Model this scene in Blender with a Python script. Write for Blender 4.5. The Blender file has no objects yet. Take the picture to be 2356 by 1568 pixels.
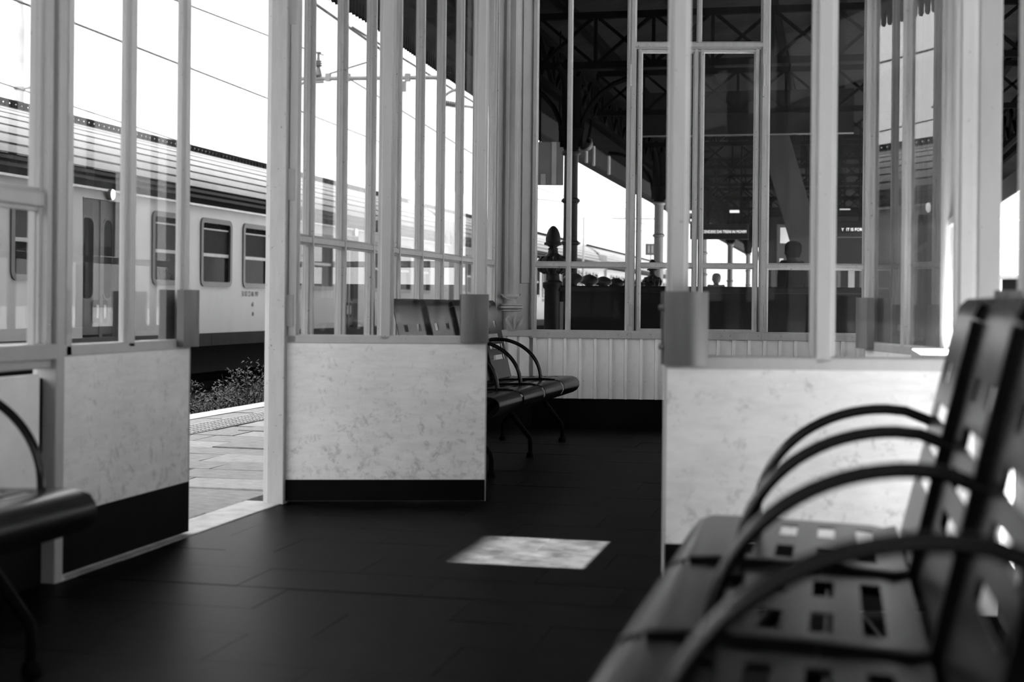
import bpy, bmesh, math, random
from mathutils import Vector, Matrix
random.seed(7)
SC = bpy.context.scene
COL = SC.collection

# ------------------------------------------------------------------ camera
F_PX, TH, ROLL, HC = 3300.0, math.atan(752/3300.0), 0.010, 0.90
cd = bpy.data.cameras.new('camera'); cam = bpy.data.objects.new('camera', cd); COL.objects.link(cam)
cd.sensor_width = 36; cd.lens = F_PX/2356*36
cd.shift_y = -(784-698)/2356
cam.matrix_world = Matrix.Translation((0, 0, HC)) @ Matrix.Rotation(TH, 4, 'Z') @ Matrix.Rotation(math.pi/2, 4, 'X') @ Matrix.Rotation(ROLL, 4, 'Z')
cd.dof.use_dof = True; cd.dof.focus_distance = 10.2; cd.dof.aperture_fstop = 3.0
cd.clip_end = 600; cd.clip_start = .05
SC.camera = cam
# ------------------------------------------------------------------ sky, sun, exposure
SKY, SUN, EXPOSURE = 0.88, 230.0, 1.46   # sky brightness at the horizon (three times that overhead: an overcast sky)
w = bpy.data.worlds.new('sky'); SC.world = w; w.use_nodes = True
nt = w.node_tree; nt.nodes.clear()
tc = nt.nodes.new('ShaderNodeTexCoord'); sx = nt.nodes.new('ShaderNodeSeparateXYZ')
mx = nt.nodes.new('ShaderNodeMath'); mx.operation = 'MAXIMUM'; mx.inputs[1].default_value = 0
ma = nt.nodes.new('ShaderNodeMath'); ma.operation = 'MULTIPLY_ADD'; ma.inputs[1].default_value = 2*SKY; ma.inputs[2].default_value = SKY
bg = nt.nodes.new('ShaderNodeBackground'); out = nt.nodes.new('ShaderNodeOutputWorld')
bg.inputs['Color'].default_value = (1, 1, 1, 1)
nt.links.new(tc.outputs['Generated'], sx.inputs[0]); nt.links.new(sx.outputs['Z'], mx.inputs[0])
nt.links.new(mx.outputs[0], ma.inputs[0]); nt.links.new(ma.outputs[0], bg.inputs['Strength']); nt.links.new(bg.outputs[0], out.inputs[0])
SUN_T = 0.679                                    # tangent of the sun's height; it stands square to the right wall
sd = bpy.data.lights.new('sun', 'SUN'); sd.energy = SUN; sd.angle = math.radians(.55)
sun = bpy.data.objects.new('sun', sd); COL.objects.link(sun); sun.location = (30, 5, 25)
sun.rotation_euler = (0, math.atan(1/SUN_T), 0)
vs = SC.view_settings; vs.view_transform = 'Standard'; vs.look = 'None'; vs.gamma = 1; vs.use_curve_mapping = False; vs.exposure = EXPOSURE
SC.cycles.max_bounces = 10; SC.cycles.diffuse_bounces = 4; SC.cycles.glossy_bounces = 5
SC.cycles.transparent_max_bounces = 32; SC.cycles.transmission_bounces = 4
SC.cycles.caustics_reflective = False; SC.cycles.caustics_refractive = False

# ------------------------------------------------------------------ pixel rays of the photograph -> points of the place
FWD = Vector((-math.sin(TH), math.cos(TH), 0)); RGT = Vector((math.cos(TH), math.sin(TH), 0)); ORG = Vector((0, 0, HC))
def ray(px, py):
    u, v = px-1178, py-698; c, s = math.cos(ROLL), math.sin(ROLL)
    return FWD + RGT*((u*c+v*s)/F_PX) + Vector((0, 0, -(-u*s+v*c)/F_PX))
def PD(px, py, d): return ORG + ray(px, py)*d
def PX(px, py, X): r = ray(px, py); return ORG + r*(X/r.x)
def PY(px, py, Y): r = ray(px, py); return ORG + r*(Y/r.y)
def PZ(px, py, Z): r = ray(px, py); return ORG + r*((Z-HC)/r.z)

# ------------------------------------------------------------------ materials (all grey: the place is seen in black and white)
def node(t, k, **kw):
    n = t.nodes.new(k)
    for a, b in kw.items():
        if a in n.inputs.keys(): n.inputs[a].default_value = b
        else: setattr(n, a, b)
    return n
def grey(v, a=1): return (v, v, v, a)
def mat(name, base, rough=.6, spec=.5, metal=0, var=.15, scale=6, bump=0, bscale=40, chips=0, chipcol=.05, stretch=None, detail=5, emit=0):
    m = bpy.data.materials.new(name); m.use_nodes = True; t = m.node_tree
    p = t.nodes['Principled BSDF']
    p.inputs['Roughness'].default_value = rough; p.inputs['Metallic'].default_value = metal
    p.inputs['Specular IOR Level'].default_value = spec
    co = node(t, 'ShaderNodeTexCoord')
    vec = co.outputs['Object']
    if stretch:
        mp = node(t, 'ShaderNodeMapping'); mp.inputs['Scale'].default_value = stretch
        t.links.new(vec, mp.inputs[0]); vec = mp.outputs[0]
    n = node(t, 'ShaderNodeTexNoise', Scale=scale, Detail=detail, Roughness=.6); t.links.new(vec, n.inputs['Vector'])
    r = node(t, 'ShaderNodeValToRGB'); r.color_ramp.elements[0].position = .3; r.color_ramp.elements[1].position = .7
    r.color_ramp.elements[0].color = grey(max(0, base*(1-var))); r.color_ramp.elements[1].color = grey(min(1, base*(1+var*.6)))
    t.links.new(n.outputs[0], r.inputs[0]); c = r.outputs[0]
    if chips:
        n2 = node(t, 'ShaderNodeTexNoise', Scale=55, Detail=4, Roughness=.7); t.links.new(co.outputs['Object'], n2.inputs['Vector'])
        r2 = node(t, 'ShaderNodeValToRGB'); r2.color_ramp.elements[0].position = .70-chips; r2.color_ramp.elements[1].position = .73-chips
        t.links.new(n2.outputs[0], r2.inputs[0])
        mxn = node(t, 'ShaderNodeMix', data_type='RGBA'); t.links.new(r2.outputs[0], mxn.inputs[0]); t.links.new(c, mxn.inputs[6]); mxn.inputs[7].default_value = grey(chipcol)
        c = mxn.outputs[2]
    t.links.new(c, p.inputs['Base Color'])
    if bump:
        n3 = node(t, 'ShaderNodeTexNoise', Scale=bscale, Detail=3); t.links.new(vec, n3.inputs['Vector'])
        b = node(t, 'ShaderNodeBump', Strength=bump, Distance=.01); t.links.new(n3.outputs[0], b.inputs['Height']); t.links.new(b.outputs[0], p.inputs['Normal'])
    if emit:
        p.inputs['Emission Color'].default_value = grey(1); p.inputs['Emission Strength'].default_value = emit
    return m
def glass_mat(name, tint, ior, dirt, dirtcol=.6, rough=.0):
    m = bpy.data.materials.new(name); m.use_nodes = True; t = m.node_tree; t.nodes.clear()
    o = node(t, 'ShaderNodeOutputMaterial'); tr = node(t, 'ShaderNodeBsdfTransparent', Color=grey(tint))
    gl = node(t, 'ShaderNodeBsdfGlossy', Color=grey(1), Roughness=rough)
    lw = node(t, 'ShaderNodeLayerWeight', Blend=.5); pw = node(t, 'ShaderNodeMath', operation='POWER'); pw.inputs[1].default_value = 5
    f0 = ((ior-1)/(ior+1))**2; sc_ = node(t, 'ShaderNodeMath', operation='MULTIPLY_ADD'); sc_.inputs[1].default_value = 1-f0; sc_.inputs[2].default_value = f0
    t.links.new(lw.outputs['Facing'], pw.inputs[0]); t.links.new(pw.outputs[0], sc_.inputs[0])
    m1 = node(t, 'ShaderNodeMixShader'); t.links.new(sc_.outputs[0], m1.inputs[0]); t.links.new(tr.outputs[0], m1.inputs[1]); t.links.new(gl.outputs[0], m1.inputs[2])
    df = node(t, 'ShaderNodeBsdfDiffuse', Color=grey(dirtcol))
    co = node(t, 'ShaderNodeTexCoord'); mp = node(t, 'ShaderNodeMapping'); mp.inputs['Scale'].default_value = (9, 9, 2.2)
    n = node(t, 'ShaderNodeTexNoise', Scale=3, Detail=6); t.links.new(co.outputs['Object'], mp.inputs[0]); t.links.new(mp.outputs[0], n.inputs['Vector'])
    mr = node(t, 'ShaderNodeMapRange'); mr.inputs[1].default_value = .35; mr.inputs[2].default_value = .75; mr.inputs[3].default_value = dirt*.4; mr.inputs[4].default_value = dirt*1.8
    t.links.new(n.outputs[0], mr.inputs[0])
    m2 = node(t, 'ShaderNodeMixShader'); t.links.new(mr.outputs[0], m2.inputs[0]); t.links.new(m1.outputs[0], m2.inputs[1]); t.links.new(df.outputs[0], m2.inputs[2])
    t.links.new(m2.outputs[0], o.inputs[0]); return m
def panel_mat():
    m = mat('door_panel_paint', .90, rough=.5, var=.10, scale=3.5); t = m.node_tree; p = t.nodes['Principled BSDF']
    src = p.inputs['Base Color'].links[0].from_socket
    co = node(t, 'ShaderNodeTexCoord'); s = node(t, 'ShaderNodeSeparateXYZ'); t.links.new(co.outputs['Object'], s.inputs[0])
    n = node(t, 'ShaderNodeTexNoise', Scale=24, Detail=9, Roughness=.74, Distortion=.3); t.links.new(co.outputs['Object'], n.inputs['Vector'])
    a = node(t, 'ShaderNodeMapRange'); a.inputs[1].default_value = .10; a.inputs[2].default_value = .75; a.inputs[3].default_value = .03; a.inputs[4].default_value = -.05
    t.links.new(s.outputs['Z'], a.inputs[0])
    ad = node(t, 'ShaderNodeMath', operation='ADD'); t.links.new(n.outputs[0], ad.inputs[0]); t.links.new(a.outputs[0], ad.inputs[1])
    r = node(t, 'ShaderNodeValToRGB'); r.color_ramp.elements[0].position = .53; r.color_ramp.elements[1].position = .76
    r.color_ramp.elements[0].color = grey(1); r.color_ramp.elements[1].color = grey(.42)
    t.links.new(ad.outputs[0], r.inputs[0])
    mp = node(t, 'ShaderNodeMapping'); mp.inputs['Scale'].default_value = (5, 5, 22); mp.inputs['Rotation'].default_value = (0, .12, 0)
    n4 = node(t, 'ShaderNodeTexNoise', Scale=1.6, Detail=8, Roughness=.7, Distortion=.2); t.links.new(co.outputs['Object'], mp.inputs[0]); t.links.new(mp.outputs[0], n4.inputs['Vector'])
    r4 = node(t, 'ShaderNodeValToRGB'); r4.color_ramp.elements[0].position = .42; r4.color_ramp.elements[1].position = .7
    r4.color_ramp.elements[0].color = grey(1); r4.color_ramp.elements[1].color = grey(.88)
    t.links.new(n4.outputs[0], r4.inputs[0])
    k = node(t, 'ShaderNodeMix', data_type='RGBA', blend_type='MULTIPLY'); k.inputs[0].default_value = 1
    t.links.new(src, k.inputs[6]); t.links.new(r.outputs[0], k.inputs[7])
    k2 = node(t, 'ShaderNodeMix', data_type='RGBA', blend_type='MULTIPLY'); k2.inputs[0].default_value = 1
    t.links.new(k.outputs[2], k2.inputs[6]); t.links.new(r4.outputs[0], k2.inputs[7])
    t.links.new(k2.outputs[2], p.inputs['Base Color']); return m
M = {}
M['paint'] = mat('painted_timber', .40, rough=.42, var=.06, scale=4, chips=.02, stretch=(6, 6, 1))
M['leafpaint'] = mat('door_leaf_paint', .50, rough=.42, var=.06, scale=4, chips=.02, stretch=(6, 6, 1))
M['paint_worn'] = mat('worn_painted_timber', .42, rough=.45, var=.12, scale=5, chips=.045, stretch=(6, 6, 1))
M['panel'] = panel_mat()
M['board'] = mat('painted_boards', .88, rough=.5, var=.12, scale=5, chips=.01)
M['black'] = mat('black_kick_plate', .004, rough=.6, spec=.06, var=.3)
M['wallpaint'] = mat('plain_wall_paint', .36, rough=.6, var=.12, scale=3)
M['ceil'] = mat('ceiling_paint', .08, rough=.8)
M['glass'] = glass_mat('window_glass', .94, 1.14, .006)
M['glass_far'] = glass_mat('far_window_glass', .95, 1.07, .002)
M['glass_leaf'] = glass_mat('open_leaf_glass', .5, 1.55, .003)
M['plate'] = mat('brushed_handle_plate', .11, rough=.42, metal=.55, var=.12, scale=30, stretch=(1, 1, .1))
M['screw'] = mat('screw_steel', .1, rough=.4, metal=.8)
M['steel'] = mat('dark_bench_steel', .006, rough=.25, spec=.24, var=.25, scale=9)
M['tube'] = mat('bench_tube_steel', .006, rough=.2, spec=.35, var=.2)
M['floor'] = mat('black_floor_tile', .0045, rough=.42, spec=.016, var=.75, scale=7, bump=.06, bscale=60, detail=9)
M['joint'] = mat('dark_floor_joint', .004, rough=1, spec=0)
M['stone'] = mat('platform_paver', .145, rough=.8, var=.4, scale=9, bump=.25, bscale=30, detail=8)
M['stone_b'] = mat('pale_platform_paver', .205, rough=.8, var=.3, scale=9, bump=.25, bscale=30, detail=8)
M['coping'] = mat('white_edge_stone', .30, rough=.8, var=.2, scale=12, bump=.15)
M['tactile'] = mat('tactile_tile', .24, rough=.8, var=.2, scale=14)
M['thresh'] = mat('worn_threshold_stone', .34, rough=.7, var=.35, scale=10, detail=8)
M['gap'] = mat('paver_joint_dirt', .05, rough=1, spec=0)
M['ballast'] = mat('track_ballast', .010, rough=1, spec=.05, var=.5, scale=30, bump=.6, bscale=60)
M['leaf'] = mat('weed_leaves', .013, rough=.6, spec=.2, var=.5, scale=20)
M['coach'] = mat('coach_paint', .25, rough=.45, var=.10, scale=1.4, detail=8, stretch=(1, 1.2, .4))
M['coach_line'] = mat('coach_gutter_white', .36, rough=.5)
M['skirt'] = mat('coach_skirt', .014, rough=.7, spec=.1, var=.3, scale=3)
M['under'] = mat('coach_underframe', .012, rough=.9, spec=.05)
M['roofrib'] = mat('coach_roof_metal', .15, rough=.5, var=.25, scale=2.5, detail=8, stretch=(1, .5, 1))
M['roofgap'] = mat('coach_roof_groove', .01, rough=.9, spec=0)
M['rubber'] = mat('coach_window_rubber', .02, rough=.4)
M['cglass'] = mat('coach_window_glass', .010, rough=.08, spec=.03, var=.5, scale=2)
M['cblind'] = mat('coach_window_sash', .010, rough=.45, spec=.02, var=.3)
M['cdoor'] = mat('coach_door', .055, rough=.45, spec=.25, var=.3, scale=2)
M['alu'] = mat('window_bar_aluminium', .20, rough=.4, metal=.3)
M['ink'] = mat('stencil_ink', .06, rough=.7)
M['white_ink'] = mat('white_lettering', .7, rough=.7)
M['lamp'] = mat('lit_lamp_glass', .6, emit=.8)
M['led'] = mat('lit_lettering', .3, emit=.38)
M['iron'] = mat('black_cast_iron', .004, rough=.5, spec=.05, var=.4, scale=25)
M['irondark'] = mat('black_sheet_iron', .002, rough=.7, spec=.05, var=.4)
M['colpaint'] = mat('grey_column_paint', .042, rough=.5, var=.3, scale=6)
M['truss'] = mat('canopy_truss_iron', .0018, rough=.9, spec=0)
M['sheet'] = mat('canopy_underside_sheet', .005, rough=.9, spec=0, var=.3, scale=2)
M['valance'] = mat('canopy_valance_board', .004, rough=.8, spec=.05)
M['rooftop'] = mat('canopy_roof_top', .2, rough=.8)
M['wire'] = mat('overhead_wire', .10, rough=.6, metal=.4)
M['mast'] = mat('galvanised_mast', .30, rough=.7, var=.2, scale=4)
M['pale_mast'] = mat('pale_concrete_mast', .52, rough=.85, var=.2, scale=2)
M['porc'] = mat('insulator_porcelain', .12, rough=.3)
M['strut'] = mat('pale_strut_paint', .013, rough=.6, spec=.06, var=.15, scale=3)
M['sign'] = mat('grey_sign_sheet', .045, rough=.5, var=.1)
M['sign_l'] = mat('light_sign_stripe', .14, rough=.5)
M['screen'] = mat('black_display_screen', .003, rough=.5, spec=.04)
M['poster'] = mat('grey_poster_case', .025, rough=.6, spec=.06, var=.2, scale=3)
M['paper'] = mat('pale_paper', .22, rough=.8)
M['kiosk'] = mat('kiosk_dark_cladding', .003, rough=.8, spec=.06, var=.3)
M['skin'] = mat('skin', .008, rough=.6, spec=.06)
M['cloth'] = mat('dark_cloth', .004, rough=.9, spec=.0)
M['cloth2'] = mat('grey_cloth', .012, rough=.9, spec=.1)
M['hair'] = mat('dark_hair', .002, rough=.8, spec=.0)
M['greyhair'] = mat('grey_hair', .02, rough=.6, spec=.06)
M['render'] = mat('grey_render_wall', .4, rough=.9)
M['land'] = mat('gravel_ground', .035, rough=1, spec=.05, var=.4, scale=.6)

# ------------------------------------------------------------------ mesh helpers
class MB:
    def __init__(s): s.v = []; s.f = []; s.T = Matrix.Identity(4)
    def add(s, vs_, fs):
        k = len(s.v); s.v += [tuple(s.T @ Vector(p)) for p in vs_]; s.f += [tuple(i+k for i in f) for f in fs]; return s
    def box(s, a, b):
        x0, y0, z0 = a; x1, y1, z1 = b
        return s.add([(x0, y0, z0), (x1, y0, z0), (x1, y1, z0), (x0, y1, z0), (x0, y0, z1), (x1, y0, z1), (x1, y1, z1), (x0, y1, z1)],
                     [(0, 3, 2, 1), (4, 5, 6, 7), (0, 1, 5, 4), (1, 2, 6, 5), (2, 3, 7, 6), (3, 0, 4, 7)])
    def cbox(s, c, d): return s.box([c[i]-d[i]/2 for i in range(3)], [c[i]+d[i]/2 for i in range(3)])
    def prism(s, poly, o, ex, ey, ez, L):          # polygon in (ex,ey), pushed along ez by L; counter-clockwise polygon
        o, ex, ey, ez = Vector(o), Vector(ex), Vector(ey), Vector(ez); n = len(poly)
        a = [o+ex*p[0]+ey*p[1] for p in poly]; b = [q+ez*L for q in a]
        return s.add(a+b, [tuple(range(n-1, -1, -1)), tuple(range(n, 2*n))]+[(i, (i+1) % n, n+(i+1) % n, n+i) for i in range(n)])
    def beam(s, p0, p1, wd, ht, up=(0, 0, 1)):
        p0, p1 = Vector(p0), Vector(p1); d = p1-p0; L = d.length; d = d/L; u = Vector(up)
        if abs(d.dot(u)) > .98: u = Vector((1, 0, 0))
        x = d.cross(u).normalized(); y = x.cross(d)
        return s.prism([(-wd/2, -ht/2), (wd/2, -ht/2), (wd/2, ht/2), (-wd/2, ht/2)], p0, x, y, d, L)
    def tube(s, pts, r, n=10, cap=True):
        pts = [Vector(p) for p in pts]; rr = r if isinstance(r, (list, tuple)) else [r]*len(pts); rings = []; prev = None
        for i, p in enumerate(pts):
            d = (pts[min(i+1, len(pts)-1)]-pts[max(i-1, 0)]).normalized()
            if prev is None:
                a = Vector((0, 0, 1)) if abs(d.z) < .9 else Vector((1, 0, 0)); x = d.cross(a).normalized()
            else: x = (prev-d*prev.dot(d)).normalized()
            prev = x; y = d.cross(x)
            rings.append([p+(x*math.cos(6.28318*j/n)+y*math.sin(6.28318*j/n))*rr[i] for j in range(n)])
        V = [q for ring in rings for q in ring]; Fs = []
        for i in range(len(pts)-1):
            for j in range(n): Fs.append((i*n+j, i*n+(j+1) % n, (i+1)*n+(j+1) % n, (i+1)*n+j))
        if cap: Fs.append(tuple(range(n-1, -1, -1))); Fs.append(tuple(range((len(pts)-1)*n, len(pts)*n)))
        return s.add(V, Fs)
    def lathe(s, prof, c=(0, 0, 0), n=20):          # profile (r,z) from bottom to top
        V = []; Fs = []
        for r, z in prof:
            for j in range(n): V.append((c[0]+r*math.cos(6.28318*j/n), c[1]+r*math.sin(6.28318*j/n), c[2]+z))
        for i in range(len(prof)-1):
            for j in range(n): Fs.append((i*n+j, i*n+(j+1) % n, (i+1)*n+(j+1) % n, (i+1)*n+j))
        Fs.append(tuple(range(n-1, -1, -1))); Fs.append(tuple(range((len(prof)-1)*n, len(prof)*n)))
        return s.add(V, Fs)
    def plate(s, us, path, holes, th):              # sheet of cells us x path[(y,z)] with holes, thickness th (down/back)
        n = len(path); nor = []
        for j in range(n):
            a, b = Vector(path[max(j-1, 0)]), Vector(path[min(j+1, n-1)]); d = (b-a).normalized(); nor.append((d.y, -d.x))
        def idx(i, j, k): return (i*n+j)*2+k
        V = []
        for u in us:
            for j in range(n):
                V.append((u, path[j][0], path[j][1])); V.append((u, path[j][0]+nor[j][0]*th, path[j][1]+nor[j][1]*th))
        Fs = []; solid = lambda i, j: 0 <= i < len(us)-1 and 0 <= j < n-1 and (i, j) not in holes
        for i in range(len(us)-1):
            for j in range(n-1):
                if not solid(i, j): continue
                Fs.append((idx(i, j, 0), idx(i+1, j, 0), idx(i+1, j+1, 0), idx(i, j+1, 0)))
                Fs.append((idx(i, j, 1), idx(i, j+1, 1), idx(i+1, j+1, 1), idx(i+1, j, 1)))
                if not solid(i-1, j): Fs.append((idx(i, j, 0), idx(i, j+1, 0), idx(i, j+1, 1), idx(i, j, 1)))
                if not solid(i+1, j): Fs.append((idx(i+1, j, 0), idx(i+1, j, 1), idx(i+1, j+1, 1), idx(i+1, j+1, 0)))
                if not solid(i, j-1): Fs.append((idx(i, j, 0), idx(i, j, 1), idx(i+1, j, 1), idx(i+1, j, 0)))
                if not solid(i, j+1): Fs.append((idx(i, j+1, 0), idx(i+1, j+1, 0), idx(i+1, j+1, 1), idx(i, j+1, 1)))
        return s.add(V, Fs)
    def build(s, name, material, parent=None, smooth=0, bevel=0, loc=None):
        me = bpy.data.meshes.new(name); me.from_pydata(s.v, [], s.f); me.validate(); me.materials.append(material)
        if smooth:
            for p in me.polygons: p.use_smooth = True
            me.set_sharp_from_angle(angle=math.radians(smooth))
        o = bpy.data.objects.new(name, me); COL.objects.link(o)
        if parent: o.parent = parent
        if loc is not None: o.location = loc
        if bevel:
            b = o.modifiers.new('edge', 'BEVEL'); b.width = bevel; b.segments = 2; b.limit_method = 'ANGLE'; b.angle_limit = math.radians(40)
        return o
def tag(o, label=None, cat=None, group=None, kind=None):
    if label: o['label'] = label
    if cat: o['category'] = cat
    if group: o['group'] = group
    if kind: o['kind'] = kind
    return o
def empty(name, loc=(0, 0, 0), rz=0, label=None, cat=None, group=None, kind=None):
    o = bpy.data.objects.new(name, None); o.empty_display_size = .1; COL.objects.link(o); o.location = loc; o.rotation_euler = (0, 0, rz)
    return tag(o, label, cat, group, kind)
def copy_tree(o, parent=None):
    c = o.copy(); COL.objects.link(c); c.parent = parent
    for ch in list(o.children): copy_tree(ch, c)
    return c
def inst(src, name, parent, loc, rz=0, scale=None):
    c = bpy.data.objects.new(name, src.data); COL.objects.link(c); c.parent = parent; c.location = loc; c.rotation_euler = (0, 0, rz)
    if scale: c.scale = scale
    return c
def text_mesh(name, s, size, material, parent, loc, rot, depth=.004, sx=1.0):
    cu = bpy.data.curves.new(name, 'FONT'); cu.body = s; cu.size = size; cu.extrude = depth; cu.resolution_u = 3; cu.align_x = 'LEFT'
    t = bpy.data.objects.new('t', cu); COL.objects.link(t)
    bpy.context.view_layer.update()
    me = bpy.data.meshes.new_from_object(t.evaluated_get(bpy.context.evaluated_depsgraph_get()))
    bpy.data.objects.remove(t); me.materials.clear(); me.materials.append(material)
    o = bpy.data.objects.new(name, me); COL.objects.link(o); o.parent = parent; o.location = loc; o.rotation_euler = rot; o.scale = (sx, 1, 1); return o
def step_poly(wd, dp):                              # moulded section of a glazing bar
    a, b = wd/2, dp/2
    q = [(-a, -b*.35), (-a*.62, -b*.45), (-a*.55, -b), (a*.55, -b), (a*.62, -b*.45), (a, -b*.35), (a, b*.35), (a*.62, b*.45), (a*.55, b), (-a*.55, b), (-a*.62, b*.45), (-a, b*.35)]
    return q
def vbar(name, x, z0, z1, wd, dp, mt, parent, y=0):
    b = MB(); b.prism(step_poly(wd, dp), (x, y, z0), (1, 0, 0), (0, 1, 0), (0, 0, 1), z1-z0); return b.build(name, mt, parent, bevel=.0015)
def hbar(name, x0, x1, z, ht, dp, mt, parent, y=0):
    b = MB(); b.prism([(q[1], q[0]) for q in reversed(step_poly(ht, dp))], (x0, y, z), (0, 1, 0), (0, 0, 1), (1, 0, 0), x1-x0); return b.build(name, mt, parent, bevel=.0015)
def pane(x0, x1, z0, z1, parent, mt, y=0):
    b = MB(); b.box((x0, y-.002, z0), (x1, y+.002, z1)); return b.build('pane', mt, parent)

# ------------------------------------------------------------------ plan of the waiting room
XL, XR, YB, ZC = -2.45, 0.41, -1.60, 3.45
SILL, BAR = 0.70, 1.19
DEP = .07
def wall_frame(name, p0, p1):
    p0, p1 = Vector(p0), Vector(p1); d = p1-p0
    return d.length, math.atan2(d.y, d.x)
def window(n, p0, p1, label, muls, z0, z1, bars=(BAR,), mw=.034, mt=None, gm=None, jamb=.05, sill_d=.10, barw=.05):
    """glazed frame from p0 to p1; local x along it; muls = local x of glazing bars"""
    L, rz = wall_frame(n, p0, p1); mt = mt or M['paint']; gm = gm or M['glass']
    e = empty(n, (p0[0], p0[1], 0), rz, label, 'window', kind='structure')
    vbar('jamb', jamb/2, z0, z1, jamb, DEP, mt, e); vbar('jamb', L-jamb/2, z0, z1, jamb, DEP, mt, e)
    b = MB(); b.box((0, -sill_d/2, z0-.05), (L, sill_d/2, z0)); b.build('sill', mt, e, bevel=.004)
    b = MB(); b.box((0, -DEP/2, z1), (L, DEP/2, z1+.06)); b.build('head_rail', mt, e, bevel=.003)
    for x in muls: vbar('mullion', x, z0, z1, mw, DEP*.8, mt, e)
    xs = [jamb]+list(muls)+[L-jamb]
    zs = [z0]+list(bars)+[z1]
    for z in bars: hbar('glazing_bar', jamb*.5, L-jamb*.5, z, barw, DEP*.7, mt, e)
    for i in range(len(xs)-1):
        for j in range(len(zs)-1): pane(xs[i], xs[i+1], zs[j], zs[j+1], e, gm)
    return e
# floor -------------------------------------------------------------
fl = MB(); fl.box((XL-.05, YB-.1, -.12), (XR+.05, 11.0, -.003)); floor = fl.build('floor', M['joint']); tag(floor, 'dark tiled floor of the glazed waiting room', 'floor', kind='structure')
TW, TL = .60, .30
tm = MB(); tm.box((.0012, .0012, -.02), (TW-.0012, TL-.0012, 0)); tile0 = tm.build('floor_tile', M['floor'], floor)
first = True; row = 0; y = 2.73
tiles = []
yy = 2.73 - 15*TL
while yy < 10.95:
    off = [0, .3, .12, .42][row % 4]; x = XL - off
    while x < XR:
        tiles.append((x, yy, row)); x += TW
    yy += TL; row += 1
for i, (x, yv, r) in enumerate(tiles):
    x0, x1 = max(x, XL), min(x+TW, XR)
    if x1-x0 < .03: continue
    c = tile0 if first else inst(tile0, 'floor_tile', floor, (0, 0, 0)); first = False
    c.location = (x0, yv, random.uniform(-.0012, .0008)); c.scale = ((x1-x0)/TW, 1, 1)
# ceiling ------------------------------------------------------------
b = MB(); b.box((XL-.05, YB-.05, ZC+.06), (XR+.05, 11.0, ZC+.12)); tag(b.build('ceiling', M['ceil']), 'flat painted ceiling above the waiting room', 'ceiling', kind='structure')

# ------------------------------------------------------------------ walls
A = Vector((-2.20, 10.37)); B = Vector((XR, 10.79))
LF, RF = wall_frame('f', A, B); DF = (B-A).normalized(); NF = Vector((-DF.y, DF.x))
def u_far(px, py=600):
    r = ray(px, py); n = Vector((NF.x, NF.y, 0)); t = (Vector((A.x, A.y, HC))-ORG).dot(n)/r.dot(n); p = ORG+r*t
    return (Vector((p.x, p.y))-A).dot(DF)
def wainscot(parent, L, z0, z1, side, mt, pitch=.112, thick=.02):
    """upright boards with a raised batten on one edge, on the room side"""
    m0 = MB(); s = side
    poly = [(0, 0), (pitch-.002, 0), (pitch-.002, s*.003), (.024, s*.006), (.021, s*.024), (.003, s*.024), (0, s*.016)]
    if s < 0: poly = poly[::-1]
    m0.prism(poly, (0, 0, z0), (1, 0, 0), (0, 1, 0), (0, 0, 1), z1-z0)
    n = int(L/pitch); src = None
    for i in range(n):
        if src is None: src = m0.build('wall_board', mt, parent, loc=(i*pitch, s*thick, 0), bevel=.001)
        else:
            c = src.copy(); COL.objects.link(c); c.location = (i*pitch, s*thick, 0)
def wall(name, p0, p1, label, th=.06):
    L, rz = wall_frame(name, p0, p1); e = empty(name, (p0[0], p0[1], 0), rz, label, 'wall', kind='structure'); return e, L
# far wall
wf, L = wall('wall_far', A, B, 'far wall with ribbed white boards below its windows')
b = MB(); b.box((-.03, .004, 0), (L, .06, SILL-.05)); b.build('backing', M['board'], wf)
wainscot(wf, L, .205, SILL-.035, -1, M['board'])
b = MB(); b.box((0, -.045, SILL-.04), (L, .06, SILL-.002+.012)); b.build('sill_board', M['paint'], wf, bevel=.006)
b = MB(); b.box((0, -.045, 0), (L, 0, .207)); o = b.build('baseboard_far', M['black']); o.parent = None
o.location = (A.x, A.y, 0); o.rotation_euler = (0, 0, RF); tag(o, 'black baseboard under the ribbed far wall', 'baseboard', kind='structure')
b = MB(); b.box((0, 0, ZC-.02), (L, .06, ZC+.08)); b.build('top_rail', M['paint'], wf)
fx = {k: u_far(k) for k in (1228, 1308, 1454, 1604, 1752, 1882, 1990)}
def pt(u): return A+DF*u
ZTOP = ZC-.08
window('window_1', pt(fx[1228]-.025), pt(fx[1454]), 'far wall window at the left beside the corner column', [fx[1308]-fx[1228]+.025], SILL, ZTOP, mw=.040, mt=M['paint_worn'], gm=M['glass_far'])
window('window_3', pt(fx[1752]), pt(fx[1990]+.03), 'far wall window at the right of the hinged casements', [fx[1882]-fx[1752]], SILL, ZTOP, mw=.040, mt=M['paint_worn'], gm=M['glass_far'])
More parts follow.
